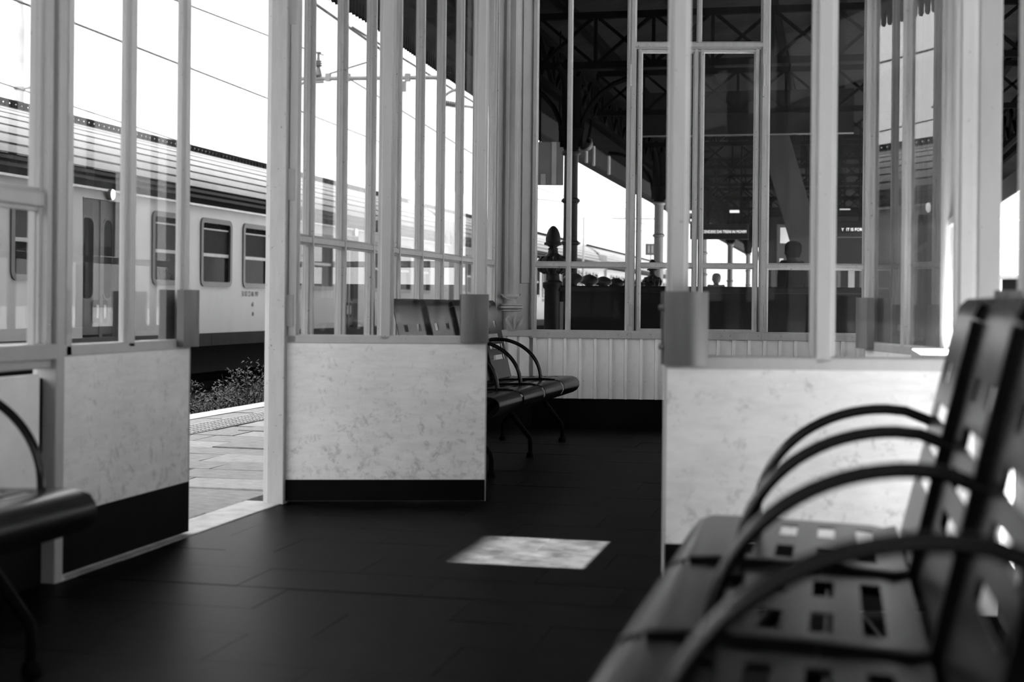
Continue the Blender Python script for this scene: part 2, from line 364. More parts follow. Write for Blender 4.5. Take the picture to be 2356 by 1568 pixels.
# hinged pair with transom light
LC = fx[1752]-fx[1454]; TRZ = 2.775
e2 = empty('window_2', (pt(fx[1454]).x, pt(fx[1454]).y, 0), RF, 'pair of hinged casements in the middle of the far wall', 'window', kind='structure')
b = MB(); b.box((0, -.05, SILL-.05), (LC, .05, SILL)); b.build('sill', M['paint_worn'], e2, bevel=.004)
hbar('transom_rail', 0, LC, TRZ+.03, .055, .08, M['paint_worn'], e2)
hbar('transom_bead', .03, LC-.03, TRZ-.012, .03, .05, M['paint_worn'], e2)
b = MB(); b.box((0, -.035, ZTOP), (LC, .035, ZTOP+.06)); b.build('head_rail', M['paint_worn'], e2)
mid = fx[1604]-fx[1454]
for x0, x1 in ((.025, mid), (mid, LC-.025)):
    vbar('casement_stile', x0+.022, SILL, TRZ, .04, .06, M['paint_worn'], e2); vbar('casement_stile', x1-.022, SILL, TRZ, .04, .06, M['paint_worn'], e2)
    hbar('glazing_bar', x0+.02, x1-.02, BAR, .045, .05, M['paint_worn'], e2); hbar('bottom_rail', x0+.02, x1-.02, SILL+.012, .03, .05, M['paint_worn'], e2)
    pane(x0+.03, x1-.03, SILL, BAR, e2, M['glass_far']); pane(x0+.03, x1-.03, BAR, TRZ, e2, M['glass_far']); pane(x0+.03, x1-.03, TRZ+.04, ZTOP, e2, M['glass_far'])
vbar('mullion', mid, TRZ+.04, ZTOP, .04, .06, M['paint_worn'], e2)
for x in (-.005, LC+.005): vbar('post', x, SILL, ZTOP, .05, .085, M['paint_worn'], e2)
for xh in (-.012, LC+.012):
    for zh in (.83, 2.58):
        b = MB(); b.box((xh-.012, -.058, zh-.08), (xh+.012, -.040, zh+.08)); b.tube([(xh-.014, -.058, zh-.08), (xh-.014, -.058, zh+.08)], .009, 8); b.build('hinge', M['paint'], e2, bevel=.002)
window('window_4', pt(fx[1990]+.03), pt(LF), 'narrow far wall window in the right hand corner', [], SILL, ZTOP, mt=M['paint_worn'], gm=M['glass_far'])
# chamfered corner with a moulded cast column
C0 = Vector((XL, 10.12)); cw, cl = wall('wall_corner', C0, pt(fx[1228]-.02), 'painted corner panel between left windows and far wall')
b = MB(); b.box((0, 0, SILL-.01), (cl+.03, .05, ZC+.05)); b.build('corner_board', M['wallpaint'], cw)
b = MB(); b.box((0, .002, 0), (cl+.03, .05, SILL-.01)); b.build('backing', M['board'], cw)
wainscot(cw, cl+.03, .205, SILL-.035, -1, M['board'], pitch=.105)
b = MB(); b.box((0, -.05, SILL-.04), (cl+.02, .05, SILL+.01)); b.build('sill_board', M['paint'], cw, bevel=.006)
b = MB(); b.box((0, -.045, 0), (cl+.03, .002, .207)); b.build('kick_board', M['black'], cw)
b = MB(); b.box((cl*.72, -.012, 1.05), (cl*.98, 0, ZC)); b.build('cover_strip', M['wallpaint'], cw, bevel=.003)
cc = empty('corner_column', (C0.x, C0.y, 0), cw.rotation_euler.z, 'slender moulded corner column with ringed foot and leaf ornament', 'column')
b = MB(); cx = cl*.42
b.prism([(-.062, 0), (-.062, -.03), (-.05, -.04), (-.035, -.04), (-.03, -.055), (-.012, -.075), (.012, -.075), (.03, -.055), (.035, -.04), (.05, -.04), (.062, -.03), (.062, 0)], (cx, -.002, .96), (1, 0, 0), (0, 1, 0), (0, 0, 1), ZC-.96)
b.build('shaft', M['wallpaint'], cc, smooth=35)
b = MB()
for zz, rr, hh in ((.845, .088, .014), (.862, .100, .022), (.885, .088, .014), (.94, .07, .03)): b.lathe([(rr*.9, 0), (rr, hh*.3), (rr, hh*.7), (rr*.9, hh)], (cx, -.012, zz), 20)
b.build('ring_moulding', M['wallpaint'], cc, smooth=50)
b = MB(); b.lathe([(.055, .70), (.06, .74), (.052, .80), (.058, .845)], (cx, -.012, 0), 16); b.lathe([(.055, .885), (.05, .92), (.056, .97)], (cx, -.012, 0), 16); b.build('foot', M['wallpaint'], cc, smooth=50)
for s in (-1, 0, 1):
    b = MB(); b.tube([(cx+s*.02, -.06, .715), (cx+s*.055, -.075, .76), (cx+s*.07, -.072, .79), (cx+s*.06, -.085, .81)], [.010, .014, .010, .004], 8); b.build('leaf_ornament', M['wallpaint'], cc, smooth=60)
for s in (-1, 1):
    b = MB(); b.tube([(cx+s*.02, -.05, .93), (cx+s*.05, -.045, .94), (cx+s*.075, -.035, .955), (cx+s*.09, -.025, .97)], [.010, .010, .008, .003], 8); b.build('leaf_ornament', M['wallpaint'], cc, smooth=60)
# left wall: low boards and windows beyond the doorway
Y1, Y2, Y3 = 4.15, 5.12, 6.03          # near jamb, meeting edge, far jamb of the left doorway
wl, L = wall('wall_left', (XL, Y3+.06), (XL, C0.y), 'left wall with low boards under tall windows')
b = MB(); b.box((0, 0, 0), (L, .06, SILL-.05)); b.build('backing', M['board'], wl)
wainscot(wl, L, .205, SILL-.035, -1, M['board'])
b = MB(); b.box((0, -.045, SILL-.04), (L, .06, SILL+.01)); b.build('sill_board', M['paint'], wl, bevel=.006)
b = MB(); b.box((-.04, 0, 0), (0, L, .207)); 
o = b.build('baseboard_left', M['black']); o.location = (XL+.045, Y3+.06, 0); tag(o, 'black baseboard under the left windows', 'baseboard', kind='structure')
window('window_5', (XL, Y3+.06), (XL, C0.y), 'long left wall window of narrow upright panes', [6.40-Y3-.06+.458*k for k in range(9) if 6.40+.458*k < C0.y-.05], SILL, ZTOP, mw=.036, mt=M['paint_worn'])
# left wall before the doorway
wn, L = wall('wall_left', (XL, YB), (XL, Y1-.06), 'left wall near the camera with a recessed low panel')
b = MB(); b.box((0, 0, 0), (L, .05, SILL-.05)); b.build('backing', M['black'], wn)
for i in range(4):
    x0, x1 = L-.02-(i+1)*1.40, L-.022-i*1.40-.03
    if x1 <= 0: continue
    b = MB(); b.box((max(x0, 0), -.022, .235), (x1, 0, .665)); b.build('wall_panel', M['board'], wn, bevel=.004)
b = MB(); b.box((0, -.03, .682), (L, 0, SILL+.03)); b.build('rail', M['paint'], wn, bevel=.004)
window('window_6', (XL, YB), (XL, Y1-.06), 'left wall window nearest the camera', [L-.50-.62*k for k in range(9) if L-.50-.62*k > .1], SILL+.06, ZTOP, bars=(1.21,), mw=.036, barw=.075)
# right wall
Z1 = SILL
def low_wall(name, ya, yb, label):
    e, L = wall(name, (XR, ya), (XR, yb), label)
    b = MB(); b.box((0, -.06, .205), (L, 0, SILL-.05)); b.build('panel', M['board'], e)
    b = MB(); b.box((0, -.06, 0), (L, .015, .205)); b.build('kick_plate', M['black'], e)
    return e
RY = [3.43, 4.40]                                  # first right doorway
low_wall('wall_right', YB, RY[0]-.97, 'right wall behind the near bench')
low_wall('wall_right', 4.46, 5.46, 'low right wall between the two doorways')
low_wall('wall_right', 6.47, 10.79, 'low right wall toward the far corner')
window('window_7', (XR, YB), (XR, RY[0]-.97), 'right wall window above the near bench', [.5+.6*k for k in range(6)], SILL, ZTOP)
window('window_8', (XR, 4.46), (XR, 5.46), 'right wall window with the deep sunlit sill', [4.79-4.46], SILL+.05, ZTOP, bars=(BAR+.02,), mw=.04, jamb=.035, sill_d=.30, gm=M['glass_far'])
window('window_9', (XR, 6.47), (XR, 10.79), 'right wall window toward the far corner', [.5+.5*k for k in range(8)], SILL, ZTOP)
# back wall
wb, L = wall('wall_back', (XL, YB), (XR, YB), 'low wall behind the camera')
b = MB(); b.box((0, -.06, 0), (L, 0, SILL-.05)); b.build('panel', M['board'], wb)
window('window_10', (XL, YB), (XR, YB), 'window behind the camera', [.5*k for k in range(1, 6)], SILL, ZTOP)
# posts and lintels of the doorways
def post(name, x, y, label, wd=.06, dp=.10, z1=ZC+.05, mt='paint'):
    b = MB(); b.prism([(-wd/2, -dp/2), (wd/2, -dp/2), (wd/2, dp/2*.5), (wd/2*.6, dp/2), (-wd/2*.6, dp/2), (-wd/2, dp/2*.5)], (0, 0, 0), (0, 1, 0), (-1, 0, 0), (0, 0, 1), z1)
    o = b.build(name, M[mt], None, bevel=.004, loc=(x, y, 0)); return tag(o, label, 'door post', kind='structure')
post('trim_1', XL, Y1-.03, 'door post on the near side of the left doorway', .05, .09)
post('trim_2', XL+.01, Y3-.035, 'rounded door post on the far side of the left doorway', .055, .10, mt='paint_worn')
post('trim_3', XR+.01, 4.43, 'door post on the far side of the near right doorway', .055, .08)
post('trim_4', XR, 2.44, 'door post beside the near bench', .05, .08)
post('trim_5', XR, 5.485, 'door post on the near side of the far right doorway', .04, .08)
post('trim_6', XR, 6.45, 'door post on the far side of the far right doorway', .04, .08)
for i, (x, ya, yb, s) in enumerate(((XL, Y1, Y3, 'left doorway'), (XR, 2.46, 4.40, 'near right doorway'), (XR, 5.50, 6.44, 'far right doorway'))):
    b = MB(); b.box((-.04, ya, 2.52), (.04, yb, 2.62)); o = b.build('trim_%d' % (7+i), M['paint'], None, bevel=.004, loc=(x, 0, 0)); tag(o, 'lintel across the '+s, 'lintel', kind='structure')
    window('window_%d' % (11+i), (x, ya), (x, yb), 'fanlight over the '+s, [(yb-ya)/2], 2.66, ZTOP, bars=())
b = MB(); b.box((-.19, Y1-.05, -.10), (.0, Y3, .004)); o = b.build('threshold', M['thresh'], None, bevel=.006, loc=(XL+.045, 0, 0)); tag(o, 'pale worn stone threshold of the left doorway', 'threshold', kind='structure')

# ------------------------------------------------------------------ door leaves
def handle_plate(parent, x, side, zc=.8325, wd=.118, ht=.215):
    """bent sheet guard standing off the leaf, open above and below"""
    b = MB(); n = 10; th = .003; outer = []; inner = []
    for i in range(n+1):
        t = i/n; xx = -wd/2+wd*t; yy = .052-.020*(2*t-1)**2
        outer.append((xx, yy))
    outer = [(-wd/2-.004, .0)]+[(-wd/2-.004, .028)]+outer+[(wd/2+.004, .028), (wd/2+.004, 0)]
    inner = [(p[0]*.95, p[1]-.004 if p[1] > .001 else 0) for p in outer]
    poly = outer+inner[::-1]
    if side < 0: poly = [(p[0], -p[1]) for p in poly]
    else: poly = poly[::-1]
    yo = side*.022
    # built from strips: the section is a hollow ring
    m = len(outer); V = []
    for z in (zc-ht/2, zc+ht/2):
        for p in outer: V.append((x+p[0], yo+side*p[1], z))
        for p in inner: V.append((x+p[0], yo+side*p[1], z))
    F = []
    for i in range(m-1):
        F += [(i, i+1, 2*m+i+1, 2*m+i), (m+i+1, m+i, 3*m+i, 3*m+i+1), (2*m+i, 2*m+i+1, 3*m+i+1, 3*m+i), (i+1, i, m+i, m+i+1)]
    b.add(V, F); o = b.build('handle', M['plate'], parent, smooth=40)
    for zz in (zc-.055, zc+.06):
        s = MB(); s.lathe([(.009, 0), (.009, .004), (.005, .006)], (0, 0, 0), 10); q = s.build('screw', M['screw'], o, loc=(x+wd/2+.006, yo+side*.016, zz)); q.rotation_euler = (0, math.pi/2, 0)
    return o
def leaf(n, hinge, ang, label, W=.92, kick_in=.205, kick_out=.205, gm=None, mt='leafpaint', handles=(1, -1), H=2.48, st=.062, rz=.735, hz=.8325):
    """door leaf: hinge at the local origin, free edge at x=W; +y is the outer face when closed"""
    e = empty(n, (hinge[0], hinge[1], 0), ang, label, 'door', kind='structure'); T = .042; gm = gm or M['glass']; m = M[mt]
    vbar('hinge_stile', st/2, rz-.02, H, st, T, m, e); vbar('lock_stile', W-st/2, rz-.02, H, st, T, m, e)
    vbar('mullion', W/2-.005, rz, H, .074, T, m, e)
    b = MB(); b.box((0, -T/2, rz-.022), (W, T/2, rz+.018)); b.build('lock_rail', m, e, bevel=.006)
    b = MB(); b.box((0, -T/2, H-.08), (W, T/2, H)); b.build('top_rail', m, e, bevel=.004)
    b = MB(); b.box((.0, -T/2+.002, .012), (W, T/2-.002, rz-.015)); b.build('panel', M['panel'], e, bevel=.003)
    for x in (0, W):
        q = MB(); q.box((x-.003 if x else -.003, -T/2, .012), (x+.003, T/2, rz)); q.build('edge_strip', M['paint_worn'], e)
    for s, kz in ((1, kick_out), (-1, kick_in)):
        q = MB(); y0 = s*(T/2-.002); q.box((.002, min(y0, y0+s*.004), .014), (W-.002, max(y0, y0+s*.004), kz)); q.build('kick_plate', M['black'], e)
    for x0, x1 in ((st*.8, W/2-.036), (W/2+.026, W-st*.8)):
        pane(x0, x1, rz, H-.06, e, gm)
    for s in handles: handle_plate(e, W-.055, s, zc=hz)
    for zz in (.86, 1.42, 2.2):
        q = MB(); q.tube([(-.006, -T/2-.006, zz-.075), (-.006, -T/2-.006, zz+.075)], .011, 10); q.box((0, -T/2-.004, zz-.07), (.035, -T/2, zz+.07)); q.build('hinge', M['paint'], e, smooth=40)
    return e
leaf('door_1', (XL, Y1+.03), math.pi/2, 'closed left door leaf at the near side of the left doorway', kick_in=.205)
# local +y of a leaf at angle ang is its left side
hg = Vector((XL+.045, Y3-.02)); fr = PD(1117, 1000, 6.47); ang2 = math.atan2(fr.y-hg.y, fr.x-hg.x)
leaf('door_2', hg, ang2, 'open door leaf in the middle showing its scuffed white panel', W=.898, kick_in=.108, kick_out=.108, gm=M['glass'])
hg3 = Vector((XR-.02, 4.395)); fr3 = PD(1529, 1000, 4.20); ang3 = math.atan2(fr3.y-hg3.y, fr3.x-hg3.x)
leaf('door_3', hg3, ang3, 'open door leaf at the right, nearest the camera, white panel', W=(Vector((fr3.x, fr3.y))-hg3).length, st=.066)
leaf('door_4', (XR-.01, 5.50), math.atan2(.85, -.268), 'door leaf at the far right seen almost edge on', mt='paint_worn', gm=M['glass_leaf'], W=.90)
leaf('door_5', (XR, 2.48), math.pi/2, 'closed door leaf beside the near bench')

# ------------------------------------------------------------------ benches
PT = .585
def bench(name, loc, rz, label, nseat=4, arms=(), PITCH=.585):
    """local x along the bench, y from the front (0) to the back (.56)"""
    e = empty(name, (loc[0], loc[1], 0), rz, label, 'bench', 'perforated steel benches of the waiting room')
    W = PITCH-.052
    spath = [(.045, .318), (.018, .335), (.002, .362), (.004, .392), (.022, .414), (.05, .424), (.10, .425)]
    yrow = [.130, .165, .208, .243, .286, .321, .365, .400]
    spath += [(yv, .425-.03*(yv-.1)) for yv in yrow]+[(.425, .412), (.452, .418)]
    us = [-W/2, -.205, -.065, .065, .205, W/2]
    holes = set(); j0 = 7
    for i in (1, 3): holes |= {(i, j0), (i, j0+2), (i, j0+4)}
    for i in (1, 2, 3): holes.add((i, j0+6))
    mb = MB(); mb.plate(us, spath, holes, .004); seat = mb
    bp = [(.462, .405), (.471, .44), (.483, .49)]
    zb = [.535, .565, .605, .635, .672, .702, .745, .785]
    bp += [(.483+(z-.49)*.235, z) for z in zb]
    bp += [(.565, .84), (.575, .88), (.583, .905), (.599, .920), (.617, .914), (.623, .892)]
    ub = [-W/2, -.185, -.125, -.075, .075, .095, .155, .185, W/2]
    ub = [-W/2, -.15, -.10, -.085, -.035, .035, .085, .15, .165, .205, W/2]
    bh = set()
    for i in range(1, 7): bh.add((i, 3)); bh.add((i, 5)); bh.add((i, 7)) if False else None
    for i in range(1, 7): bh.add((i, 7))
    bh.add((8, 3)); bh.add((8, 5)); 
    for i in (1, 2): bh.add((i, 9))
    for i in (6,): bh.add((i, 9))
    bh = set((i, j) for (i, j) in bh)
    for k in range(nseat):
        xc = PITCH*(k+.5)
        if k == 0:
            s0 = seat.build('seat', M['steel'], e, smooth=40, loc=(xc, 0, 0))
            mb = MB(); mb.plate(ub, bp, bh, .004); b0 = mb.build('backrest', M['steel'], e, smooth=40, loc=(xc, 0, 0))
        else:
            inst(s0, 'seat', e, (xc, 0, 0)); inst(b0, 'backrest', e, (xc, 0, 0))
    # dark carrier frame under every joint and at the ends
    fp = [(.035, .395), (.06, .414), (.12, .419), (.30, .414), (.43, .404), (.470, .410), (.480, .45), (.536, .70), (.579, .88), (.592, .905)]
    f0 = None
    for k in range(1, nseat):
        x = PITCH*k + (.012 if k == 0 else -.012 if k == nseat else 0)
        if f0 is None:
            mb = MB()
            for a, c in zip(fp[:-1], fp[1:]): mb.beam((0, a[0], a[1]-.006), (0, c[0], c[1]-.006), .046, .022, (1, 0, 0))
            f0 = mb.build('seat_frame', M['iron'], e, loc=(x, 0, 0))
        else: inst(f0, 'seat_frame', e, (x, 0, 0))
    mb = MB(); mb.box((.05, .25, .335), (PITCH*nseat-.05, .31, .385)); mb.build('beam', M['iron'], e, bevel=.004)
    a0 = None
    for x in arms:
        if a0 is None:
            pts = []
            for i in range(19):
                t = math.radians(90*i/18); pts.append((0, .42-.30*math.sin(math.pi/2-t) if False else .43-.28*math.cos(t), .43+.245*math.sin(t)))
            pts += [(0, .47, .672), (0, .515, .655), (0, .55, .635)]
            pts = [(0, .15, .385)]+pts
            mb = MB(); mb.tube(pts, .0115, 12); a0 = mb.build('armrest', M['tube'], e, smooth=60, loc=(x, 0, 0))
        else: inst(a0, 'armrest', e, (x, 0, 0))
    l0 = None
    for x in (.20, PITCH*nseat/2, PITCH*nseat-.18):
        for front in (True, False):
            mb = MB()
            ya, yb = (.28, .09) if front else (.28, .48)
            mb.tube([(0, ya, .345), (0, yb, .115), (0, yb-(.004 if front else -.004), .09), (0, yb-(.004 if front else -.004), .03)], [.020, .014, .014, .014], 12)
            q = mb.build('leg', M['iron'], e, smooth=60, loc=(x, 0, 0))
            mb = MB(); mb.lathe([(.024, 0), (.024, .012), (.019, .03)], (0, yb-(.004 if front else -.004), 0), 14); mb.build('foot', M['iron'], q, smooth=60)
    return e
L4 = PT*4
# local x -> world -Y, local y -> world +X : right bench faces left
bench('waiting_bench', (-.325, 3.31), -math.pi/2, 'blurred steel bench at the lower right, nearest the camera', arms=(.035, .625, 1.25, 1.875), PITCH=.625)
# left wall benches: local x -> world +Y, local y -> world -X
bench('waiting_bench', (-1.80, 3.29-L4), math.pi/2, 'bench cut by the left frame edge, only its seat end and armrest show', arms=(PT, 2*PT, 3*PT, L4-.035))
bench('waiting_bench', (-1.67, 9.40-L4), math.pi/2, 'sharp dark bench with arched armrests behind the middle door leaf', arms=(PT, 2*PT, 3*PT))

# ------------------------------------------------------------------ platform and track
PE = -4.98
b = MB(); b.box((PE, -20, -.75), (XL-.15, 95, -.03)); plat = b.build('platform', M['gap']); tag(plat, 'stone paved platform outside the left doorway', 'platform', kind='structure')
b = MB(); b.box((XL-.15, 11.2, -.75), (4.4, 95, -.02)); tag(b.build('platform_far', M['stone']), 'platform floor beyond the far windows under the canopy', 'platform', kind='structure')
b = MB(); b.box((XR+.2, -20, -.75), (4.4, 11.2, -.02)); tag(b.build('platform_right', M['land']), 'platform floor outside the right wall', 'platform', kind='structure')
pm = MB(); pm.box((.007, .009, -.05), (.993, .991, 0)); p0 = pm.build('paving_stone', M['stone'], plat, bevel=.012)
pm2 = MB(); pm2.box((.007, .009, -.05), (.993, .991, 0)); p1 = pm2.build('paving_stone', M['stone_b'], plat, bevel=.012)
used = {0: False, 1: False}
def paver(x, yv, wx, wy, pale=False, dz=0):
    k = 1 if pale else 0; src = (p0, p1)[k]
    c = src if not used[k] else inst(src, 'paving_stone', plat, (0, 0, 0)); used[k] = True
    c.location = (x, yv, dz); c.scale = (wx, wy, 1); c.rotation_euler = (random.uniform(-.008, .008), random.uniform(-.006, .006), random.uniform(-.006, .006))
yv = 4.6; r = 0
while yv < 16:
    wy = random.uniform(.30, .40); x = XL-.16; r += 1; x -= random.uniform(0, .45)*(r % 2)
    if r % 2: paver(x, yv, XL-.16-x, wy, dz=random.uniform(-.006, .002))
    while x > -4.26:
        wx = random.uniform(.55, .85)
        if x-wx < -4.26: wx = x+4.26
        if wx < .08: break
        x -= wx; paver(x, yv, wx, wy, pale=(7.3 < yv < 8.3 and random.random() < .7) or random.random() < .12, dz=random.uniform(-.008, .003))
    yv += wy+.004
# outer strip between tactile tiles and coping
yv = 6.0
while yv < 16: paver(-4.76, yv, .22, .598, dz=random.uniform(-.003, .002)); yv += .60
cm = MB(); cm.box((PE+.0, .003, -.12), (-4.765, .797, .004)); c0 = cm.build('coping_stone', M['coping'], plat, bevel=.008, loc=(0, 6, 0))
for k in range(1, 13): inst(c0, 'coping_stone', plat, (0, 6+.8*k, random.uniform(-.003, .002)))
b = MB(); b.box((PE, -20, -.1), (-4.26, 6, 0)); b.box((PE, 16.2, -.1), (-4.26, 95, 0)); b.build('edge_paving', M['stone'], plat)
b = MB(); b.box((-4.26, -20, -.1), (XL-.16, 4.6, 0)); b.box((-4.26, 16.2, -.1), (XL-.16, 95, 0)); b.build('plain_paving', M['stone'], plat)
tmb = MB(); tmb.box((-.145, .002, -.05), (.145, .298, 0))
for i in range(5):
    for j in range(5):
        tmb.lathe([(.019, 0), (.017, .006), (.009, .009)], (-.116+.058*i, .031+.058*j, 0), 8)
t0 = tmb.build('tactile_tile', M['tactile'], plat, smooth=50, loc=(-4.39, 7.2, .004))
for k in range(1, 30): inst(t0, 'tactile_tile', plat, (-4.39+random.uniform(-.003, .003), 7.2+.30*k, .004+random.uniform(-.002, .001)))
b = MB(); b.box((-60, -40, -.9), (PE, 140, -.72)); tag(b.build('track_bed', M['ballast']), 'dark ballast track bed beside the platform', 'track bed', kind='structure')
b = MB(); b.box((-250, -150, -1.2), (250, 300, -.95)); tag(b.build('ground', M['land']), 'gravel ground around the station', 'ground', kind='structure')
for i, x in enumerate((-11.28, -12.72)):
    b = MB(); b.prism([(-.07, 0), (.07, 0), (.01, .02), (.01, .12), (.036, .13), (.036, .17), (-.036, .17), (-.036, .13), (-.01, .12), (-.01, .02)], (x, -10, -.74), (1, 0, 0), (0, 0, 1), (0, 1, 0), 120)
    tag(b.build('rail', M['under']), ('near' if i == 0 else 'far')+' rail under the railway coaches', 'rail')
# weeds between platform edge and train
def weed(x, yv, h, label, n=190, sp=.27):
    b = MB(); rnd = random.Random(int(x*1000+yv*77))
    for s in range(5):
        a = rnd.uniform(0, 6.28); tip = (math.cos(a)*sp*.55, math.sin(a)*sp*.55, h*rnd.uniform(.7, 1))
        b.tube([(0, 0, 0), (tip[0]*.4, tip[1]*.4, tip[2]*.5), tip], [.006, .005, .002], 5)
    for k in range(n):
        z = h*rnd.uniform(.15, 1.0); a = rnd.uniform(0, 6.28); r0 = sp*rnd.uniform(0, .7)*(1.15-z/h*.6); l = rnd.uniform(.035, .095); wd = l*rnd.uniform(.10, .2)
        c = Vector((math.cos(a)*r0, math.sin(a)*r0, z)); a2 = a+rnd.uniform(-.9, .9); d = Vector((math.cos(a2), math.sin(a2), rnd.uniform(-.2, .8))).normalized(); s_ = d.cross(Vector((0, 0, 1))).normalized()*wd
        m_ = c+d*l*.5+Vector((0, 0, .01)); t_ = c+d*l-Vector((0, 0, .02))
        b.add([c, m_+s_, t_, m_-s_], [(0, 1, 2, 3)])
    o = b.build('weed', M['leaf'], None, loc=(x, yv, -.72)); return tag(o, label, 'weed', 'weeds growing along the platform edge')
tallp = PX(560, 880, -5.55)
wl_ = 'leafy dark weed growing between the platform edge and the track'
for k in range(44):
    yv = 9.5+k*.115+random.uniform(-.05, .05); x = -5.24-random.uniform(0, .55)
    weed(x, yv, .72+.16*(yv-9.6)/4+random.uniform(-.12, .16), wl_)
o = weed(-5.45, tallp.y, 1.06, 'tallest weed with a star of narrow leaves by the platform edge', n=130, sp=.2)
del o['group']

# ------------------------------------------------------------------ train
TX = -10.60
def rounded(w_, h_, r_, n=5):
    P_ = []
    for cx_, cz_, a0 in ((w_/2-r_, h_/2-r_, 0), (-w_/2+r_, h_/2-r_, 90), (-w_/2+r_, -h_/2+r_, 180), (w_/2-r_, -h_/2+r_, 270)):
        for i in range(n+1):
            a = math.radians(a0+90*i/n); P_.append((cx_+r_*math.cos(a), cz_+r_*math.sin(a)))
    return P_
def ring(b, yc, zc, w_, h_, r_, t_, x0, x1, n=5):
    po, pi = rounded(w_, h_, r_, n), rounded(w_-2*t_, h_-2*t_, max(r_-t_, .01), n); m = len(po)
    V = [(x0, yc+p[0], zc+p[1]) for p in po]+[(x1, yc+p[0], zc+p[1]) for p in po]+[(x1, yc+p[0], zc+p[1]) for p in pi]+[(x0, yc+p[0], zc+p[1]) for p in pi]
    F = []
    for i in range(m):
        j = (i+1) % m
        for k in range(3): F.append((k*m+i, k*m+j, (k+1)*m+j, (k+1)*m+i))
    b.add(V, F)
CL = 26.4
WZ0, WZ1 = 1.17, 2.29
wins = [1.16, 2.93, 4.70, 8.67, 10.44, 12.21, 13.98, 15.75, 19.70, 21.47, 23.24]
doors = [6.53, 17.57]; DW = 1.08; WW = 1.22
def coach():
    e = empty('railway_coach', (TX, 12.2, 0), 0, 'grey railway coach', 'railway coach', 'coaches of the stopped train')
    # body side: sheet with window and door holes
    ys = [0, CL]+[q for a in wins for q in (a, a+WW)]+[q for a in doors for q in (a, a+DW)]; ys = sorted(ys)
    zs = [.34, WZ0, WZ1, 2.37, 2.54]; b = MB(); V = []; F = []; nz = len(zs)
    prof = [0, 0, -.01, -.015, -.03]
    for yv in ys:
        for k, z in enumerate(zs): V.append((prof[k], yv, z))
    for i in range(len(ys)-1):
        isw = any(abs(ys[i]-a) < 1e-6 for a in wins); isd = any(abs(ys[i]-a) < 1e-6 for a in doors)
        for k in range(nz-1):
            if isw and k == 1: continue
            if isd and k <= 2: continue
            F.append((i*nz+k, (i+1)*nz+k, (i+1)*nz+k+1, i*nz+k+1))
    b.add(V, F); b.box((-2.8, 0, .34), (-2.75, CL, 2.54)); b.box((-2.75, 0, .34), (0, .02, 3.2)); b.box((-2.75, CL-.02, .34), (0, CL, 3.2)); b.box((-2.75, 0, .34), (-.1, CL, .38)); b.box((-.45, .02, .4), (-.40, CL-.02, 2.54))
    b.build('body', M['coach'], e)
    b = MB(); b.box((-.06, 0, .12), (.0, CL, .34)); b.build('skirt', M['skirt'], e)
    b = MB(); b.box((-2.6, .3, -.35), (-.18, CL-.3, .12)); b.build('underframe', M['under'], e)
    for yb in (3.2, CL-3.2):
        b = MB(); b.box((-2.3, yb-1.7, -.45), (-.3, yb+1.7, -.1)); bg_ = b.build('bogie', M['under'], e)
        for dy in (-1.28, 1.28):
            b = MB(); b.T = Matrix.Translation((-.75, yb+dy, -.12)) @ Matrix.Rotation(math.pi/2, 4, 'Y'); b.lathe([(.46, 0), (.46, .03), (.42, .05), (.42, .13)], n=24); b.build('wheel', M['under'], bg_)
    b = MB(); b.box((-.03, 0, 2.50), (.03, CL, 2.535)); b.build('gutter', M['coach_line'], e)
    # curved roof: dark shell and raised ribs
    def rp(t, o=0): return (-.10-1.32*(1-math.cos(t))-o*math.cos(t)*-1, 2.56+1.10*math.sin(t)+o*math.sin(t))
    b = MB(); n = 14; pts = [rp(math.radians(90*i/n)) for i in range(n+1)]; pts += [(-2.84-p[0], p[1]) for p in pts[-2::-1]]
    V = []
    for yv in (0, CL):
        for p in pts: V.append((p[0], yv, p[1]))
    m = len(pts); b.add(V, [(i+1, i, m+i, m+i+1) for i in range(m-1)]+[tuple(range(m)), tuple(range(2*m-1, m-1, -1))]); b.build('roof_shell', M['roofgap'], e)
    angs = [3, 8, 13, 21, 29, 37, 45, 53, 60.5, 67.5, 74, 80]
    for k in range(len(angs)-1):
        a0, a1 = math.radians(angs[k]+(.9 if k > 2 else 1.6)), math.radians(angs[k+1]-.9); b = MB(); sec = []
        for t in (a0, (a0+a1)/2, a1): sec.append(rp(t, .03))
        low = [rp(a1, -.005), rp(a0, -.005)]
        b.prism([(p[0], p[1]) for p in sec]+[(p[0], p[1]) for p in low], (0, 0, 0), (1, 0, 0), (0, 0, 1), (0, 1, 0), CL)
        b.build('roof_rib', M['roofrib'] if k > 1 else M['skirt'], e)
    # ridge walkway with its grating
    b = MB(); b.box((-1.62, .4, 3.66), (-1.05, CL-.4, 3.70)); b.build('ridge_plate', M['skirt'], e)
    b = MB()
    for k in range(int((CL-.8)/.16)): b.box((-1.06, .4+k*.16, 3.55), (-1.03, .4+k*.16+.09, 3.74))
    b.box((-1.07, .4, 3.72), (-1.02, CL-.4, 3.76)); g = b.build('ridge_grating', M['under'], e); g['kind'] = 'stuff'
    for a in wins:
        b = MB(); yc, zc = a+WW/2, (WZ0+WZ1)/2; ring(b, yc, zc, WW+.06, WZ1-WZ0+.06, .13, .085, -.02, .022); wd = b.build('window', M['rubber'], e, smooth=40)
        b = MB(); b.box((-.05, a, WZ0), (-.035, a+WW, WZ1)); b.build('pane', M['cglass'], wd)
        b = MB(); b.box((-.034, a+.06, WZ0+.49), (-.012, a+WW-.06, WZ0+.545)); b.build('window_bar', M['alu'], wd)
        b = MB(); b.box((-.034, a+.08, WZ0+.56), (-.026, a+WW-.08, WZ1-.16)); b.build('upper_sash', M['cblind'], wd)
